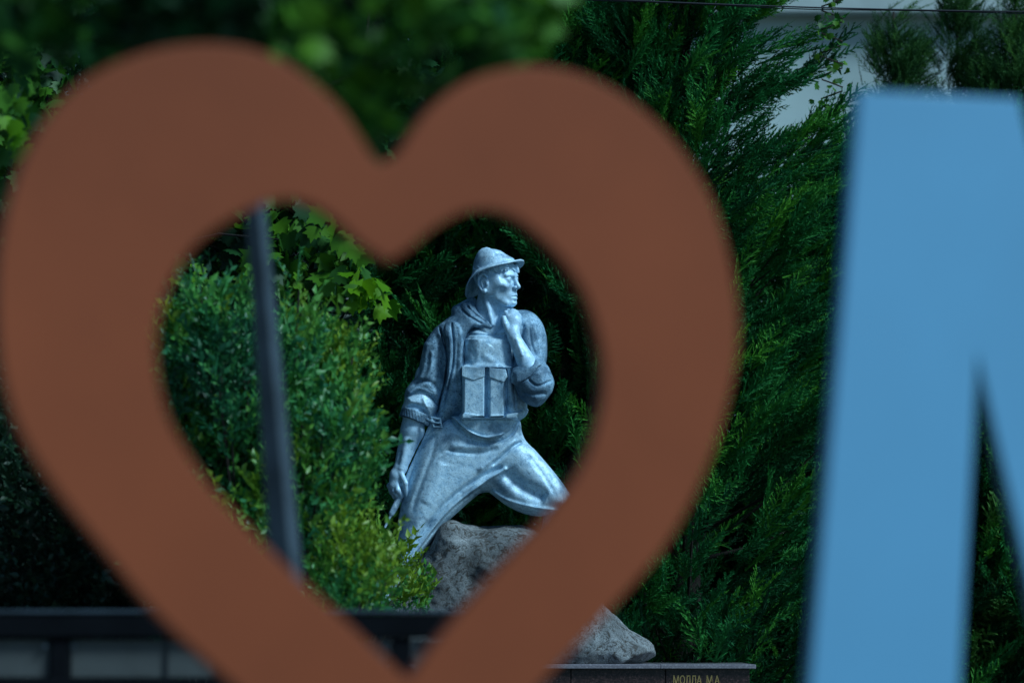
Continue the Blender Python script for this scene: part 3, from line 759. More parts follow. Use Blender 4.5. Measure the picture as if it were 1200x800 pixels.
def lettering(text, px0, px1, pyc, parent):
    """raised gilded lettering on the face of the plinth, real glyph outlines turned into solid letters"""
    cu = bpy.data.curves.new('lettering', 'FONT'); cu.body = text; cu.size = .075; cu.extrude = .0015; cu.offset = .0008
    o = bpy.data.objects.new('lettering', cu); COL.objects.link(o)
    dg = bpy.context.evaluated_depsgraph_get(); dg.update()
    me = bpy.data.meshes.new_from_object(o.evaluated_get(dg)); me.name = 'lettering'
    bpy.data.objects.remove(o); bpy.data.curves.remove(cu)
    n = len(me.vertices); co = np.empty(n*3); me.vertices.foreach_get('co', co); co = co.reshape(-1, 3)
    y = PL_Y0+.0205; a, b = at(px0, pyc, y), at(px1, pyc, y)
    mn, mx = co.min(0), co.max(0); sx = (b.x-a.x)/(mx[0]-mn[0])
    H = at(px0, 790.5, y).z - at(px0, 801.5, y).z; sz = H/(mx[1]-mn[1])
    zb = at(px0, 801.5, y).z
    V = np.stack([a.x+(co[:, 0]-mn[0])*sx, y-co[:, 2], zb+(co[:, 1]-mn[1])*sz], 1)
    me.vertices.foreach_set('co', V.astype(np.float32).ravel()); me.update(); me.materials.clear()
    import bmesh
    bm = bmesh.new(); bm.from_mesh(me); seen = set(); bm.verts.ensure_lookup_table()
    for v0 in bm.verts:                                       # one object for every letter and stop
        if v0.index in seen: continue
        st, isl = [v0], []; seen.add(v0.index)
        while st:
            q = st.pop(); isl.append(q)
            for e in q.link_edges:
                w = e.other_vert(q)
                if w.index not in seen: seen.add(w.index); st.append(w)
        ix = {v.index: k for k, v in enumerate(isl)}; fs = {f for v in isl for f in v.link_faces}
        m2 = bpy.data.meshes.new('gilded_letter'); m2.from_pydata([tuple(v.co) for v in isl], [], [tuple(ix[v.index] for v in f.verts) for f in fs]); m2.update()
        link('gilded_letter', m2, parent, M['gold'])
    bm.free()
lettering('МОЛЛА  М.А.', 789, 845, 796, plinth)

# ------------------------------------------------------------------ the sign: heart and letter in one slanting row
YAW = math.radians(21)
T_ = Vector((math.cos(YAW), math.sin(YAW), 0)); N_ = Vector((math.sin(YAW), -math.cos(YAW), 0))
SG0 = at(434, 450, 8.0)
def on_sign(px, py):
    d = at(px, py, 1.0)-Vector((0, 0, CAM_Z)); c = Vector((0, 0, CAM_Z))
    t = (SG0-c).dot(N_)/d.dot(N_); p = c+d*t-SG0
    return (p.dot(T_), p.z)
def prism_ring(name, outer, inner, depth, bev, mat, label, cat):
    """flat letter of sheet metal: front, back, bevelled edges; outer and inner are outlines in the plane of the sign"""
    cu = bpy.data.curves.new(name, 'CURVE'); cu.dimensions = '2D'; cu.fill_mode = 'BOTH'; cu.extrude = depth/2-bev; cu.bevel_depth = bev; cu.bevel_resolution = 2
    for loop in [outer]+([inner] if inner is not None else []):
        sp = cu.splines.new('POLY'); sp.points.add(len(loop)-1); sp.use_cyclic_u = True
        for q, (u, v) in zip(sp.points, loop): q.co = (u, v, 0, 1)
    o = bpy.data.objects.new(name, cu); COL.objects.link(o); dg = bpy.context.evaluated_depsgraph_get(); dg.update()
    me = bpy.data.meshes.new_from_object(o.evaluated_get(dg)); bpy.data.objects.remove(o); bpy.data.curves.remove(cu)
    me.name = name; n = len(me.vertices); co = np.empty(n*3); me.vertices.foreach_get('co', co); co = co.reshape(-1, 3)
    z0 = co[:, 1].min(); base = SG0 + T_*float(co[:, 0].mean())+Vector((0, 0, z0))
    co[:, 2] += -depth/2
    W_ = np.outer(co[:, 0], T_)+np.outer(co[:, 2], N_)+np.outer(co[:, 1], (0, 0, 1))+np.array(SG0)-np.array(base)
    me.vertices.foreach_set('co', W_.astype(np.float32).ravel()); me.update(); me.materials.clear()
    ob = link(name, me, None, mat); ob.location = base
    return tag(ob, label, cat)
HO = [(448, 190), (440, 184), (425, 160), (402, 126), (371, 96), (340, 73), (300, 56), (262, 49.5), (228, 49), (190, 54), (155, 64), (120, 79), (85, 103), (50, 142), (24, 190), (5, 250), (-5, 310), (-6, 370), (-2, 420), (6, 460), (20, 500), (38, 535), (60, 568), (84, 600), (122, 647), (162, 697), (202, 740), (266, 798), (330, 853), (395, 915), (430, 949), (462, 981), (478, 966), (540, 905), (600, 842), (660, 777), (720, 713), (754, 675), (782, 641), (812, 590), (838, 530), (857, 466), (866, 420), (868, 378), (863, 330), (853, 282), (836, 232), (812, 190), (780, 150), (741, 116), (700, 92), (660, 79), (620, 75), (585, 80), (555, 89), (528, 105), (500, 129), (480, 155), (464, 180)]
def inset(P, k):
    P = np.array(P, float); t = np.roll(P, -1, 0)-np.roll(P, 1, 0); t /= np.linalg.norm(t, axis=1)[:, None]
    return [tuple(q) for q in P+np.stack([t[:, 1], -t[:, 0]], 1)*k]
HO = inset(HO, 5.0)
HI = [(456, 304), (440, 294), (424, 283), (408, 268), (394, 255), (376, 242), (356, 234), (336, 231), (312, 236), (290, 244), (262, 259), (232, 281), (210, 308), (194, 338), (184, 370), (180, 405), (184, 450), (197, 495), (218, 532), (244, 570), (278, 608), (314, 645), (352, 682), (395, 721), (440, 763), (480, 800), (504, 766), (540, 722), (602, 652), (640, 610), (670, 572), (694, 528), (706, 485), (711, 450), (708, 408), (696, 362), (680, 328), (658, 298), (632, 272), (602, 251), (572, 243), (545, 246), (520, 258), (500, 271), (478, 290)]
def smooth_loop(pts, sharp):
    """spline through the points, with corners at the indices in sharp"""
    P = [on_sign(*p) for p in pts]; n = len(P); out = []
    cuts = sorted(sharp)
    for a, b in zip(cuts, cuts[1:]+[cuts[0]+n]):
        seg = [P[k % n] for k in range(a, b+1)]; q = spline(seg, False, 5); out += [tuple(x) for x in q[:-1]]
    return out
heart = prism_ring('heart_sign', smooth_loop(HO, [0, 31]), smooth_loop(HI, [0, 25]), .045, .004, M['heart'],
    'big reddish brown heart outline of sheet metal standing in front, open in the middle', 'heart sign')
XM = 1330
ML = [(1010, 104), (1195, 109)]
def mir(p):                                               # right half of the letter, mirrored in the plane of the sign
    u, v = p; return (2*UM-u, v)
UM = on_sign(XM, 600)[0]; zt = on_sign(1010, 108)[1]; zb = on_sign(478, 978)[1]
def su(px, py): return on_sign(px, py)[0]
l0 = (su(1013, 104), zt); l1 = (su(1193, 109), zt)
ob0 = (su(937, 960), zb); ib0 = (su(1114, 960), zb)
apx = (on_sign(1145, 400)); vt = (UM, on_sign(1330, 690)[1]); vb = (UM-.13, zb)
letter = prism_ring('sign_letter', [l0, l1, vt, mir(l1), mir(l0), mir(ob0), mir(ib0), mir(apx), mir(vb), vb, apx, ib0, ob0][::-1], None, .045, .004, M['blue'],
    'tall pale blue letter M of sheet metal at the picture edge, right of the heart', 'letter')
# low concrete block under the row of letters
bz = SG0.z+zb
mb = MB(); rotM = Matrix.Rotation(YAW, 3, 'Z'); c = SG0.copy()
mb.v = []; a, b = -1.1, 3.2
pts = [(a, -.22), (b, -.22), (b, .18), (a, .18)]
base_v = [SG0+T_*u+N_*(-w) for u, w in pts]
mb.add([Vector((p.x, p.y, 0)) for p in base_v]+[Vector((p.x, p.y, bz-.012)) for p in base_v], [(0, 3, 2, 1), (4, 5, 6, 7), (0, 1, 5, 4), (1, 2, 6, 5), (2, 3, 7, 6), (3, 0, 4, 7)])
sb = mb.build('sign_plinth', M['panel']); tag(sb, 'long grey concrete block that carries the heart and the letter', 'plinth')

# ------------------------------------------------------------------ leaning post
def sq_tube(path, hw, name, mat, parent=None, twist=.6):
    mb = MB(); n = len(path)
    for i, p in enumerate(path):
        p = Vector(p); w = hw[i]; c, s = math.cos(twist), math.sin(twist); e = w*.12
        for (x, y) in ((-w, -w+e), (-w+e, -w), (w-e, -w), (w, -w+e), (w, w-e), (w-e, w), (-w+e, w), (-w, w-e)):
            mb.v.append((p.x+x*c-y*s, p.y+x*s+y*c, p.z))
    for i in range(n-1):
        for k in range(8):
            l = (k+1) % 8; mb.f.append((i*8+k, i*8+l, (i+1)*8+l, (i+1)*8+k))
    mb.f.append(tuple(range(7, -1, -1))); mb.f.append(tuple(range((n-1)*8, n*8)))
    return mb.build(name, mat, parent)
PY_ = 11.5
def pole_pt(py, Y=PY_):
    x = 300+(py-250)/(670-250)*36
    return at(x, py, Y)
p_top, p_bot = pole_pt(150), pole_pt(700)
dirp = (p_top-p_bot).normalized(); p_g = p_bot-dirp*(p_bot.z/dirp.z)
post = empty('leaning_post', tuple(p_g), 'leaning dark steel post seen through the heart, in front of the leafy shrub', 'post')
sq_tube([p_g+dirp*.02, p_bot, p_top], [.043, .038, .020], 'shaft', M['post'], post, math.radians(-24))
sq_tube([p_top+dirp*.001, p_top+dirp*.03], [.026, .020], 'cap', M['dark_steel'], post, math.radians(-24))
MB().box((p_g.x-.11, p_g.y-.11, 0.001), (p_g.x+.11, p_g.y+.11, .016), .003).build('base_plate', M['dark_steel'], post)

# ------------------------------------------------------------------ low fence behind the post
FY = 13.8
fence = empty('panel_fence', (at(270, 730, FY).x, FY, 0), 'low fence with black metal rails and grey panels, in front of the shrubs', 'fence')
zr0, zr1 = at(300, 747, FY).z, at(300, 719, FY).z
xl, xr = at(-900, 700, FY).x, at(592, 700, FY).x
MB().box((xl, FY-.05, zr0), (xr, FY+.05, zr1), .008).build('top_rail', M['rail'], fence)
MB().box((xl, FY-.056, zr1+.0015), (xr, FY+.056, zr1+.014), .003).build('rail_highlight', M['post'], fence)  # lighter strip added as a painted highlight along the rail's top edge
zl1, zl0 = at(300, 795, FY).z, at(300, 812, FY).z
MB().box((xl, FY-.04, zl0), (xr, FY+.04, zl1), .006).build('bottom_rail', M['rail'], fence)
pxs = [-900, -708, -516, -324, -128, 71, 270, 470, 590]
fx = [at(p, 770, FY).x for p in pxs]
for x in fx:
    MB().box((x-.034, FY-.034, .0), (x+.034, FY+.034, zr0-.001), .005).build('fence_post', M['rail'], fence)
for a, b in zip(fx[:-1], fx[1:]):
    MB().box((a+.038, FY-.012, zl1+.004), (b-.038, FY+.016, zr0-.006), .003).build('fence_panel', M['panel'], fence)
    MB().box((a+.038, FY-.012, .03), (b-.038, FY+.016, zl0-.004), .003).build('fence_panel', M['panel'], fence)
    m = (a+b)/2+RNG.uniform(-.1, .1)
    MB().box((m-.008, FY-.018, zl1+.003), (m+.008, FY-.0125, zr0-.004)).build('panel_batten', M['dark_steel'], fence)
    for xx in (a+.05, b-.05):
        MB().tube([(xx, FY-.040, zr0-.03), (xx, FY-.012, zr0-.03)], .007, 8).build('bolt', M['post'], fence)

# ------------------------------------------------------------------ ground
g = MB(); nx, ny = 80, 90
xs = np.concatenate([np.linspace(-400, -12, 12), np.linspace(-11, 11, 56), np.linspace(12, 400, 12)]); ys = np.concatenate([np.linspace(-60, 0, 8), np.linspace(1, 46, 62), np.linspace(50, 900, 20)])
V = []; 
for j, y in enumerate(ys):
    for i, x in enumerate(xs):
        z = 0
        if y > 19: z = .05*(noise.noise(Vector((x*.8, y*.8, 0)))) * min(1, (y-19)/3)
        V.append((x, y, z-.004))
F_ = [(j*len(xs)+i, j*len(xs)+i+1, (j+1)*len(xs)+i+1, (j+1)*len(xs)+i) for j in range(len(ys)-1) for i in range(len(xs)-1)]
me = bpy.data.meshes.new('ground'); me.from_pydata(V, [], F_); tag(link('ground', me, None, M['ground'], True), kind='structure')
pv = MB().box((-60, -50, -.3), (60, FY+.9, .012)); tag(pv.build('pavement', M['paving']), kind='structure')

# ------------------------------------------------------------------ pale building behind the trees, and a cable
BY = 58.0
bl, br = at(560, 0, BY).x, at(1500, 0, BY).x; zt = at(0, -420, BY).z
bld = empty('building', ((bl+br)/2, BY, 0), 'pale plastered building showing only through gaps above the conifers', 'building')
wz = at(0, 9, BY).z
wall = MB().box((bl, BY, 0), (br, BY+9, wz-.14)).build('wall', M['plaster'], bld)
MB().box((bl, BY+.001, wz+.14), (br, BY+9, zt)).build('upper_wall', M['plaster'], bld)
MB().box((bl-.1, BY-.35, wz-.139), (br+.1, BY+8.9, wz+.139), .03).build('ledge', M['ledge'], bld)
MB().box((bl-.3, BY-.5, zt+.002), (br+.3, BY+9.4, zt+.3), .03).build('roof', M['dark_steel'], bld)
for px, py0, py1, wpx in ((1092, -38, -2, 34), (900, -120, -30, 60), (1240, -38, -2, 34), (1000, -160, -50, 60)):
    a, b = at(px-wpx/2, py1, BY), at(px+wpx/2, py0, BY)
    fr = MB().box((a.x-.07, BY-.06, a.z-.07), (b.x+.07, BY-.002, b.z+.07), .01).build('window', M['ledge'], bld)
    MB().box((a.x, BY-.075, a.z), (b.x, BY-.061, b.z)).build('pane', M['glass'], fr)
    MB().box(((a.x+b.x)/2-.03, BY-.09, a.z), ((a.x+b.x)/2+.03, BY-.076, b.z)).build('mullion', M['ledge'], fr)
CY = 24.2
cp = []
for k in range(33):
    t = k/32; px = 300+t*1300; py = -1+.05*(px-700)-.00004*(px-700)**2
    cp.append(at(px, py, CY))
cb = MB().tube(cp, .0050, 7, True); cp2 = [p+Vector((0, .008, -.007-.004*math.sin(i*.9))) for i, p in enumerate(cp)]
cab = cb.build('overhead_cable', M['cable'], None, True); tag(cab, 'thin black twisted cable strung across the top in front of the conifers', 'cable')
cab2 = MB().tube(cp2, .0035, 6).build('second_strand', M['cable'], cab, True)
for o in (cab2,): o.parent = cab; o.matrix_parent_inverse = Matrix.Identity(4)
# ------------------------------------------------------------------ foliage
def scatter(name, templates, pos, axes, scale, tint, which, mat, parent):
    """one mesh of many leafy pieces. axes: N x 3 x 3, columns are where the piece's x, y, z go"""
    Vs, Fs, Ts = [], [], []; off = 0
    for ti, (tv, tf) in enumerate(templates):
        m = which == ti
        if not m.any(): continue
        A = axes[m]*scale[m][:, None, None]
        V = np.einsum('nij,kj->nki', A, tv)+pos[m][:, None, :]
        n, k = V.shape[:2]
        F = tf[None]+(np.arange(n)*k)[:, None, None]+off
        Vs.append(V.reshape(-1, 3)); Fs.append(F.reshape(-1, tf.shape[1])); Ts.append(np.repeat(tint[m], k)); off += n*k
    V, F, T = np.concatenate(Vs), np.concatenate(Fs), np.concatenate(Ts)
    me = tri_mesh(name, V, F)
    at_ = me.attributes.new('tint', 'FLOAT', 'POINT'); at_.data.foreach_set('value', T.astype(np.float32))
    return link(name, me, parent, mat)
def frames(fwd, rng, droop=None):
    """orthonormal frames whose z runs along fwd, random roll"""
    f = fwd/np.linalg.norm(fwd, axis=1)[:, None]; r = rng.normal(size=f.shape)
    a = r-(r*f).sum(1)[:, None]*f; a /= np.linalg.norm(a, axis=1)[:, None]
    return np.stack([a, np.cross(f, a), f], 2)

def spray(rng, nb=13, flat=.25, ang=36, sub=5, wid=.011):
    """feathery spray of a conifer along +z, length 1: rachis, side branchlets, each with finer ones"""
    V, F = [], []
    def sl(p, q, w):
        d = q-p; d = d/(np.linalg.norm(d)+1e-9); s = np.cross(d, [.3, .2, .93] if abs(d[2]) < .9 else [1, .2, 0]); s /= np.linalg.norm(s)
        t = rng.normal(size=3)*.6; s = s+t-(t@d)*d; s /= np.linalg.norm(s)
        n = len(V); V.extend([p-s*w, p+s*w, q]); F.append((n, n+1, n+2))
    bend = rng.uniform(-.12, .12, 2)
    R = lambda t: np.array([bend[0]*t*t, bend[1]*t*t+.05*t, t])
    for i in range(4): sl(R(i/4), R((i+1.3)/4), wid*(1.3-.25*i))
    for i in range(nb):
        t = .06+.88*i/nb; s = 1 if i % 2 else -1
        L = (.25*(1-t)**.85+.05)*rng.uniform(.75, 1.2)
        a = math.radians(ang+rng.uniform(-9, 9)); roll = rng.normal(0, flat)+(0 if s > 0 else math.pi)
        d = np.array([math.sin(a)*math.cos(roll), math.sin(a)*math.sin(roll), math.cos(a)]); p = R(t)
        up = np.array([0, 0, 1.])
        q = p+d*L+up*L*.15
        sl(p, q, wid*.95)
        for j in range(sub):
            u = .15+.8*j/sub; pp = p+(q-p)*u; s2 = 1 if j % 2 else -1
            side = np.cross(d, [math.sin(roll), -math.cos(roll), .2]); side /= np.linalg.norm(side)+1e-9
            dd = d*.85+side*s2*.5+rng.normal(size=3)*.16+up*.12
            sl(pp, pp+dd*L*(.42*(1-u*.6)), wid*.8)
    return np.array(V), np.array(F)
SPR = [spray(RNG, 19, .35, 38, 5, .017) for _ in range(6)]
SPR_OPEN = [spray(RNG, 14, .2, 42, 4, .018) for _ in range(4)]

def conifer(px, Y, base_r, height, nb, label, seed,  mat='conifer', spr=SPR, slen=(.30, .58), top=.05, per=11, front=.75, x=None, lean=.0, up=.62, tp=.62):
    rng = np.random.default_rng(seed)
    x0 = at(px, 400, Y).x if x is None else x
    t = empty('conifer_tree', (x0, Y, 0), label, 'conifer', 'conifers behind the statue')
    MB().tube([(x0+lean*k/6, Y, height*k/6*.985) for k in range(7)], [.03*height/7*(1-k/6.6)*(4 if height > 7 else 1.6)+.005 for k in range(7)], 9).build('trunk', M['bark'], t, True)
    P, D, S, T = [], [], [], []; limbs = MB()
    for i in range(nb):
        h = (rng.uniform(0, 1)**.9); z = height*(.03+.95*h)
        az = rng.uniform(0, 2*math.pi)
        if rng.uniform() < front: az = -math.pi/2+rng.normal(0, .95)
        rr = base_r*(1-h)**tp*rng.uniform(.55, 1.08)+top
        o = np.array([math.cos(az), math.sin(az), 0.])
        root = np.array([x0+lean*h, Y, max(.1, z-rr*up*.8)])
        rise = up*rng.uniform(.5, 1.4)
        tip = root+o*rr+np.array([0, 0, rr*rise])
        bt = rng.normal(0, .22)+.40; sway = np.array([rng.normal(.35, .3), 0, 0])
        side = np.array([-o[1], o[0], 0])
        if i % 3 == 0: limbs.tube([root, root*.5+tip*.5-np.array([0, 0, .05*rr]), tip*.85+root*.15], [.018, .012, .005], 4, False)
        for j in range(per):
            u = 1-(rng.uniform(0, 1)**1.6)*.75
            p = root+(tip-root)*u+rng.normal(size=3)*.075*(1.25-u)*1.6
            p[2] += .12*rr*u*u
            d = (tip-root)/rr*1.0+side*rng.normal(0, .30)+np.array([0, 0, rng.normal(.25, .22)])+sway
            P.append(p); D.append(d); S.append(rng.uniform(*slen)*(.75+.4*u)*(1 if front > .65 else .5+1.1*(1-h))); T.append(bt+rng.normal(0, .12)+.55*(u-.65)+(.3 if rng.uniform() < .05 else 0))  # tint rises towards branch tips, painting them as if lit
    # leader
    for k in range(10):
        P.append([x0+lean, Y, height*(1-.035*k)]); a = rng.uniform(0, 6.28); w = .12+.12*k; D.append([math.cos(a)*w, math.sin(a)*w, 1]); S.append(slen[0]*.8); T.append(.5)
    P, D, S, T = map(np.array, (P, D, S, T)); T = np.clip(T, 0, 1)
    limbs.build('branches', M['bark'], t, True)['kind'] = 'stuff'
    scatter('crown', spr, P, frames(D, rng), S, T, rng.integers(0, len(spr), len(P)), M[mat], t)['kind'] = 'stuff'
    return t
CONIFERS = [
    (395, 27.6, 1.35, 7.4, 190, 'tall dark conifer behind the leafy shrub, left of the statue'),
    (520, 27.9, 1.45, 7.6, 260, 'tall dark green conifer directly behind the statue'),
    (655, 27.5, 1.45, 7.8, 300, 'tall feathery conifer behind the heart, just right of the statue'),
    (800, 27.2, 1.55, 8.3, 370, 'broad bright green feathery conifer between the heart and the letter'),
    (1000, 28.6, 1.15, 5.0, 190, 'shorter dense dark conifer beside the left edge of the letter'),
    (1190, 28.8, 1.3, 4.9, 190, 'shorter dark conifer seen in the opening of the letter'),
]
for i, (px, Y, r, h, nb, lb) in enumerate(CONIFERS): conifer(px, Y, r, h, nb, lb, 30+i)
for px, Y, k, sc, lb in ((-420, 28.2, 1, 1.0, 'tall conifer at the far end of the row, beyond the left edge of the picture'), (150, 29.0, 2, .95, 'tall conifer standing behind the dark shrub'), (-130, 28.6, 3, .9, 'conifer behind the far dark shrub, near the left edge'), (1480, 28.4, 0, .9, 'conifer beyond the right edge of the picture'), (1490, 25.4, 3, 1.0, 'tall unseen conifer right of the plinth, added to shade the lower conifers'), (1640, 23.6, 2, 1.0, 'second unseen conifer right of the plinth, added to shade the lower conifers')):
    srcs = [o for o in bpy.data.objects if o.name.startswith('conifer_tree')]; src = srcs[k]
    if px in (1490, 1640): sc = 1.05  # this pair is added out of view to cast shade on the lower conifers
    c = src.copy(); COL.objects.link(c); c['label'] = lb; c.location = (at(px, 400, Y).x, Y, 0); c.scale = (sc,)*3; c.rotation_euler.z = .3*k
    for ch in src.children:
        q = ch.copy(); COL.objects.link(q); q.parent = c
# young conifers whose open tops stand against the pale wall
for i, (px, Y, r, h, nb, lb) in enumerate([
    (1050, 30.2, 1.9, 6.35, 260, 'young open conifer with a bare pointed leader, above the left side of the letter'),
    (1125, 30.6, 2.3, 6.5, 300, 'young conifer with a thin leader, above the middle of the letter'),
    (1090, 31.2, 1.8, 5.5, 200, 'shorter young conifer filling the gap between two taller saplings above the letter'),
    (1160, 31.0, 1.9, 5.6, 200, 'shorter young conifer between the two rightmost saplings'),
    (1194, 30.0, 2.4, 6.45, 300, 'young dull green conifer at the upper corner of the picture')]):
    conifer(px, Y, r, h, nb, lb, 60+i, 'conifer_dull', SPR_OPEN, (.25, .44), .04, 16, .6, up=.75, tp=1.05)

# far dark mass of trees between the conifers and the building: only glimpsed
rng = np.random.default_rng(5)
def leaf_blade(n=1, fold=.25):
    """pointed oval leaf along +z"""
    v = np.array([(0, 0, 0), (-.26, fold*.3, .38), (.26, fold*.3, .38), (0, 0, 1.0), (0, -.05, .45)])
    f = np.array([(0, 4, 1), (0, 2, 4), (1, 4, 3), (4, 2, 3)]); return v, f
def twig(rng, n=9, L=1.0, leaf=.22):
    V, F = [], []; lv, lf = leaf_blade()
    bend = rng.uniform(-.25, .25, 2); R = lambda t: np.array([bend[0]*t*t, bend[1]*t*t, t*L])
    k = len(V); w = .012
    V += [(-w, 0, 0), (w, 0, 0), tuple(R(.5)+[w*.6, 0, 0]), tuple(R(1))]; F += [(k, k+1, k+2), (k, k+2, k+3)]
    for i in range(n):
        t = .1+.9*i/n; a = i*2.4+rng.uniform(-.4, .4); el = rng.uniform(.5, 1.1)
        d = np.array([math.cos(a)*math.sin(el), math.sin(a)*math.sin(el), math.cos(el)])
        fr = frames(d[None], rng)[0]; s = leaf*rng.uniform(.7, 1.2)
        v = (fr@(lv*s).T).T+R(t); o = len(V); V += [tuple(q) for q in v]; F += [tuple(q+o) for q in lf]
    return np.array(V), np.array(F)
TWG = [twig(RNG) for _ in range(5)]

def shrub(spec, label, seed, mat, n, tl=(.16, .30), group=None, loc=None, up=.5, tmean=.4, warm=None, twg=TWG, stems=7):
    """spec: list of lobes (px, py, Y, rx, ry, rz) with radii in metres"""
    rng = np.random.default_rng(seed)
    c0 = at(spec[0][0], spec[0][1], spec[0][2])
    if loc is not None: c0 = Vector(loc)
    t = empty('shrub', (c0.x, c0.y, 0) if loc is None else loc, label, 'shrub', group)
    P, D, S, T = [], [], [], []; st = MB()
    vol = np.array([s[3]*s[4]*s[5] for s in spec])**.67; vol /= vol.sum()
    for (px, py, Y, rx, ry, rz), w in zip(spec, vol):
        c = np.array(at(px, py, Y)); m = int(n*w)
        d = rng.normal(size=(m, 3)); d /= np.linalg.norm(d, axis=1)[:, None]; d[:, 1] -= .35*rng.uniform(size=m)
        q = rng.uniform(.45, 1.0, m)**.5*(1+.10*np.sin(d[:, 0]*7+seed)+.10*np.sin(d[:, 2]*9+1.3*seed))
        p = c+d*q[:, None]*np.array([rx, ry, rz]); keep = p[:, 2] > .03
        P.append(p[keep]); dd = d*.8+np.array([0, -.1, up])+rng.normal(size=(m, 3))*.35; D.append(dd[keep]); S.append(rng.uniform(*tl, m)[keep])
        cl = np.array([noise.noise(Vector(v)*2.6) for v in p])
        tt = tmean+rng.normal(0, .14, m)+cl*.55+.15*(d[:, 2])  # random and clumped tint, rising towards the top of each lobe
        if warm is not None: tt = tt+warm(p)
        T.append(tt[keep])
        for k in range(stems):
            a = rng.normal(size=3)*.6; tip = c+a*np.array([rx, ry, rz])*.8
            b0 = np.array([c0.x+rng.normal(0, .12), c0.y+rng.normal(0, .1), .0])
            if tip[2] > .3: st.tube([b0, b0*.5+tip*.5+np.array([0, 0, .1]), tip], [.016, .011, .005], 5, False)
    P, D, S, T = map(np.concatenate, (P, D, S, T))
    st.build('stems', M['bark'], t, True)['kind'] = 'stuff'
    scatter('foliage', twg, P, frames(D, rng), S, np.clip(T, 0, 1), rng.integers(0, len(twg), len(P)), M[mat], t)['kind'] = 'stuff'
    return t
yel_x0 = at(430, 500, 21.5).x
TWS = [twig(RNG, n_, 1.0, lf_) for n_, lf_ in ((12, .19), (9, .24), (14, .15), (7, .30), (9, .26), (4, .30))]
def clumpy(outline, n, seed, Yr, rr):
    """small overlapping clumps filling an outline given in pixels, each at its own depth"""
    r = random.Random(seed); P = spline(outline); lo, hi = P.min(0), P.max(0); out = []
    while len(out) < n:
        x, y = r.uniform(lo[0], hi[0]), r.uniform(lo[1], hi[1])
        rad = r.uniform(*rr); f = float(poly_sdf(np.array([x], np.float32), np.array([y], np.float32), P)[0])
        if f < -rad*225*.55: out.append((x, y, r.uniform(*Yr), rad, rad*.8, rad*r.uniform(.9, 1.5)))
    return out
BUSH = [(190, 720), (150, 560), (178, 440), (205, 365), (238, 325), (262, 360), (300, 395), (340, 335), (362, 380), (386, 412), (408, 408), (416, 430), (410, 445), (430, 462), (424, 500), (420, 540), (416, 590), (432, 640), (466, 680), (488, 705), (486, 730), (300, 740)]
shrub(clumpy(BUSH, 115, 4, (19.8, 21.2), (.06, .24))+[(238, 318, 20.2, .03, .03, .10), (344, 326, 20.3, .03, .03, .10), (414, 400, 20.8, .04, .05, .08), (430, 455, 21, .04, .05, .08), (458, 672, 23.9, .10, .1, .12), (474, 690, 24.0, .10, .1, .12), (488, 706, 24.0, .08, .1, .10), (448, 655, 23.8, .07, .1, .10), (440, 690, 23.8, .2, .15, .2), (462, 712, 23.9, .2, .15, .12)],
      'large small-leaved green shrub at the statue\'s feet, seen through the heart', 3, 'shrub', 5600, (.11, .26), up=1.3, twg=TWS, tmean=.45, loc=(at(310, 600, 20.5).x, 20.5, 0),
      warm=lambda p: np.clip((p[:, 0]-yel_x0+.45)*.9, -.05, .42)*np.clip((3.5-p[:, 2])*.6, 0, 1), stems=1)
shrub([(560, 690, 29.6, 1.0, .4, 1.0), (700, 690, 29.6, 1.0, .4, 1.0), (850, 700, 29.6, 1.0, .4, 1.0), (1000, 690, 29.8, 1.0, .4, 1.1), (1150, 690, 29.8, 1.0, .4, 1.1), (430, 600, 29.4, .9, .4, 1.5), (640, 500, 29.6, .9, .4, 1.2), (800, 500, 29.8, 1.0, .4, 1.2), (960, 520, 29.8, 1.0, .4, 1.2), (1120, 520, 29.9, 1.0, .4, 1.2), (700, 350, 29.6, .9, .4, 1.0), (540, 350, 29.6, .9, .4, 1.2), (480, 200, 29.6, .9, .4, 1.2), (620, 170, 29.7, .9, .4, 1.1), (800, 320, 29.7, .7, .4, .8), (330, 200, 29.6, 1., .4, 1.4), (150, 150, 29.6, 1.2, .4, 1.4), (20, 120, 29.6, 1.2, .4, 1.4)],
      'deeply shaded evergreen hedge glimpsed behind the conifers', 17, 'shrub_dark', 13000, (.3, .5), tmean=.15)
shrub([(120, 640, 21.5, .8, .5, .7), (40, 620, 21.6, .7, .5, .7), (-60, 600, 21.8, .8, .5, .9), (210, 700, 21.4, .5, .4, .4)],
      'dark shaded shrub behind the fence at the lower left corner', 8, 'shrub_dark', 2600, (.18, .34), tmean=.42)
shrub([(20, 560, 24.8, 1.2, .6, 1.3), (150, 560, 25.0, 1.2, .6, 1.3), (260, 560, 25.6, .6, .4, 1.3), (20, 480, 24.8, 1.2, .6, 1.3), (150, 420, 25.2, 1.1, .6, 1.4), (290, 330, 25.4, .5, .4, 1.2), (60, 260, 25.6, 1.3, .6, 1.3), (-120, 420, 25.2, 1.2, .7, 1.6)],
      'tall dark hedge-like shrub in deep shade behind the heart', 9, 'shrub_dark', 8000, (.26, .46), tmean=.15)

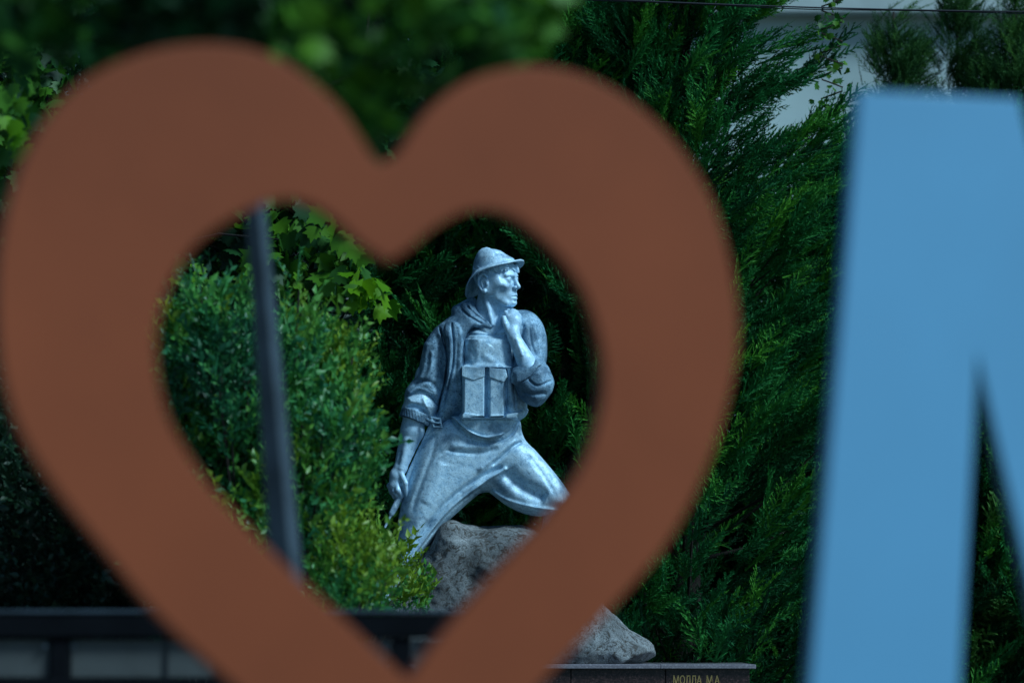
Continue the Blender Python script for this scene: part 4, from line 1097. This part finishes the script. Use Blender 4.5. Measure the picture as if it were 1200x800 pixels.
# broad-leaved tree: trunk out of the picture to the left, limbs reaching over
def lobed_leaf(rng, lobes=5):
    """maple-like leaf in the x-z plane, stalk at the origin, tip at z = 1; slightly cupped"""
    out = [(0, .02)]
    spec = [(-.30, .06), (-.50, .22), (-.34, .30), (-.58, .58), (-.30, .58), (-.26, .74), (-.14, .72), (0, 1.02), (.14, .72), (.26, .74), (.30, .58), (.58, .58), (.34, .30), (.50, .22), (.30, .06)]
    out += [(x*rng.uniform(.9, 1.08), z*rng.uniform(.95, 1.04)) for x, z in spec]
    V = [(x, .22*abs(x)+.12*z*z, z) for x, z in out]+[(0, .02, .36)]; c = len(V)-1; n = len(out)
    F = [(c, (i+1) % n, i) for i in range(n)]
    k = len(V); V += [(-.012, 0, 0), (.012, 0, 0), (0, -.06, -.45)]; F.append((k, k+1, k+2))
    return np.array(V), np.array(F)
LL = [lobed_leaf(RNG) for _ in range(4)]
def leafy_tree(trunk_xy, limbs, clumps, label, seed, leafsize, mat='broad', height=6.0):
    rng = np.random.default_rng(seed)
    t = empty('broadleaf_tree', (*trunk_xy, 0), label, 'tree', 'broad-leaved trees')
    tx, ty = trunk_xy
    MB().tube([(tx, ty, 0), (tx+.05, ty, height*.3), (tx, ty+.05, height*.65), (tx+.1, ty, height)], [.2, .16, .12, .05], 12).build('trunk', M['bark'], t, True)
    lb = MB()
    for a, b in limbs:
        a, b = np.array(a), np.array(b); mid = (a+b)/2+np.array([0, 0, .25]); lb.tube([a, mid, b], [.06, .04, .012], 7, False)
        for k in range(9):
            u = rng.uniform(.3, 1); p = a*(1-u)+b*u; q = p+rng.normal(size=3)*.45; lb.tube([p, (p+q)/2+[0, 0, .06], q], [.014, .009, .004], 5, False)
    lb.build('limbs', M['bark'], t, True)['kind'] = 'stuff'
    P, D, S, T = [], [], [], []
    for (c, r, n, tm) in clumps:
        c = np.array(c); r = np.array(r)
        d = rng.normal(size=(n, 3)); d /= np.linalg.norm(d, axis=1)[:, None]
        p = c+d*(rng.uniform(.2, 1, n)**.5)[:, None]*r
        P.append(p); dd = np.stack([rng.normal(0, .6, n), rng.normal(-.35, .4, n), rng.uniform(-1.1, .1, n)], 1); D.append(dd)
        S.append(rng.uniform(.7, 1.25, n)*leafsize); cl = np.array([noise.noise(Vector(v)*2.0) for v in p]); T.append(tm+rng.normal(0, .13, n)+.5*cl)
    P, D, S, T = map(np.concatenate, (P, D, S, T))
    cr = scatter('crown', LL, P, frames(D, rng), S, np.clip(T, 0, 1), rng.integers(0, len(LL), len(P)), M[mat], t); cr['kind'] = 'stuff'
    return t
def A(px, py, Y): return tuple(at(px, py, Y))
# near tree, far out of focus
tn = (at(-620, 400, 10.5).x, 10.5)
leafy_tree(tn, [((tn[0], tn[1], 2.6), A(330, -60, 9.6)), ((tn[0], tn[1], 3.2), A(560, -90, 9.4)), ((tn[0], tn[1], 2.9), A(60, -50, 9.8))],
    [(A(470, 30, 9.6), (.36, .3, .30), 330, .62), (A(570, 0, 9.4), (.20, .25, .12), 90, .85), (A(300, -20, 9.8), (.40, .3, .26), 330, .22), (A(120, -15, 9.8), (.40, .3, .24), 330, .25), (A(210, 20, 10.2), (.4, .25, .16), 220, .2), (A(-20, -20, 9.6), (.25, .25, .2), 110, .4),
     (A(300, -300, 9.8), (1.2, .8, .6), 600, .3)],
    'near broad-leaved tree hanging over the top of the heart, far out of focus', 4, .075)
# tree beyond the fence with big lobed leaves; the hanging ones are leaves of their own
tf = (at(-120, 400, 23.6).x, 24.6)
ft = leafy_tree(tf, [((tf[0], tf[1], 2.8), A(330, 200, 23.6)), ((tf[0], tf[1], 3.2), A(480, 60, 23.8)), ((tf[0], tf[1], 3.6), A(200, -60, 23.8))],
    [(A(300, 240, 24.2), (.75, .35, .5), 520, .22), (A(420, 130, 24.4), (.7, .35, .45), 420, .45), (A(20, 120, 23.2), (.38, .3, .55), 360, .62), (A(60, -40, 24), (1.0, .5, .6), 420, .3), (A(380, -60, 24.3), (1.1, .5, .6), 420, .35), (A(-30, 260, 23.8), (.5, .4, .4), 200, .3)],
    'broad-leaved tree with lobed leaves hanging above the shrub, beyond the fence', 6, .13, height=6.6)
leaf_me = []
for bright in (0, 1):
    for i, (v, f) in enumerate(LL):
        me = tri_mesh('leaf', v, f); a_ = me.attributes.new('tint', 'FLOAT', 'POINT'); tv = (.2, .5, .75, .9)[i] if not bright else (.1, .5, .8, 1.)[i]
        a_.data.foreach_set('value', np.full(len(v), tv, np.float32)); me.materials.append(M['broad_bright' if bright else 'broad']); leaf_me.append(me)
rng = np.random.default_rng(12)
def hang_leaves(cs, n, bright, size, Y0):
    for k in range(n):
        cx, cy, sx, sy = cs[rng.integers(0, len(cs))]
        p = at(cx+rng.normal(0, sx), cy+rng.normal(0, sy), Y0+rng.normal(0, .12))
        o = bpy.data.objects.new('leaf', leaf_me[(4 if bright else 0)+rng.integers(0, 4)]); COL.objects.link(o)
        d = np.array([[rng.normal(.15, .45), rng.normal(-.25, .3), rng.uniform(-1.2, -.1)]]); fr = frames(d, rng)[0]
        nrm = fr[:, 1]
        s = size*rng.uniform(.7, 1.2)
        o.parent = ft
        Mx = Matrix([[*fr[0]], [*fr[1]], [*fr[2]]]).to_4x4()
        o.matrix_basis = Matrix.Translation(p-Vector(ft.location)) @ Mx @ Matrix.Scale(s, 4)
hang_leaves([(428, 335, 11, 12), (443, 345, 9, 9)], 26, True, .125, 23.3)
hang_leaves([(340, 265, 26, 14), (385, 285, 20, 14), (320, 300, 14, 18), (365, 320, 18, 14), (400, 270, 14, 14), (300, 330, 20, 20), (400, 320, 18, 14)], 150, False, .15, 23.5)
hang_leaves([(215, 310, 12, 18), (235, 340, 14, 20)], 20, False, .12, 23.4)
hang_leaves([(12, 150, 12, 24), (20, 100, 12, 14)], 30, False, .12, 19.0)
hang_leaves([(15, 160, 10, 12)], 12, True, .10, 19.0)
# creeper leaves at the crown of the tall conifer, against the pale wall
for (px, py, sx, sy, n, lab) in ((975, 60, 11, 30, 90, 'creeper trailing beside the pale gap at the top right'),):
    t = empty('creeper', tuple(at(px, 130, 27.0)), 'thin leafy creeper hanging beside the pale gap at the top right', 'creeper')
    P = np.array([at(px+14*math.sin(k*.35)+rng.normal(0, sx*.5), -10+k*1.5+rng.normal(0, 5), 27.0+rng.normal(0, .1)) for k in range(n)])
    D = np.stack([rng.normal(0, .5, n), rng.normal(-.2, .3, n), rng.uniform(-1, 0, n)], 1)
    MB().tube([at(px+14*math.sin(k*3*.35), -10+k*4.5, 27.0) for k in range(30)], .006, 5).build('stem', M['bark'], t, True)
    scatter('leaves', LL, P, frames(D, rng), rng.uniform(.035, .065, n), rng.uniform(.3, 1, n), rng.integers(0, 4, n), M['broad'], t)['kind'] = 'stuff'
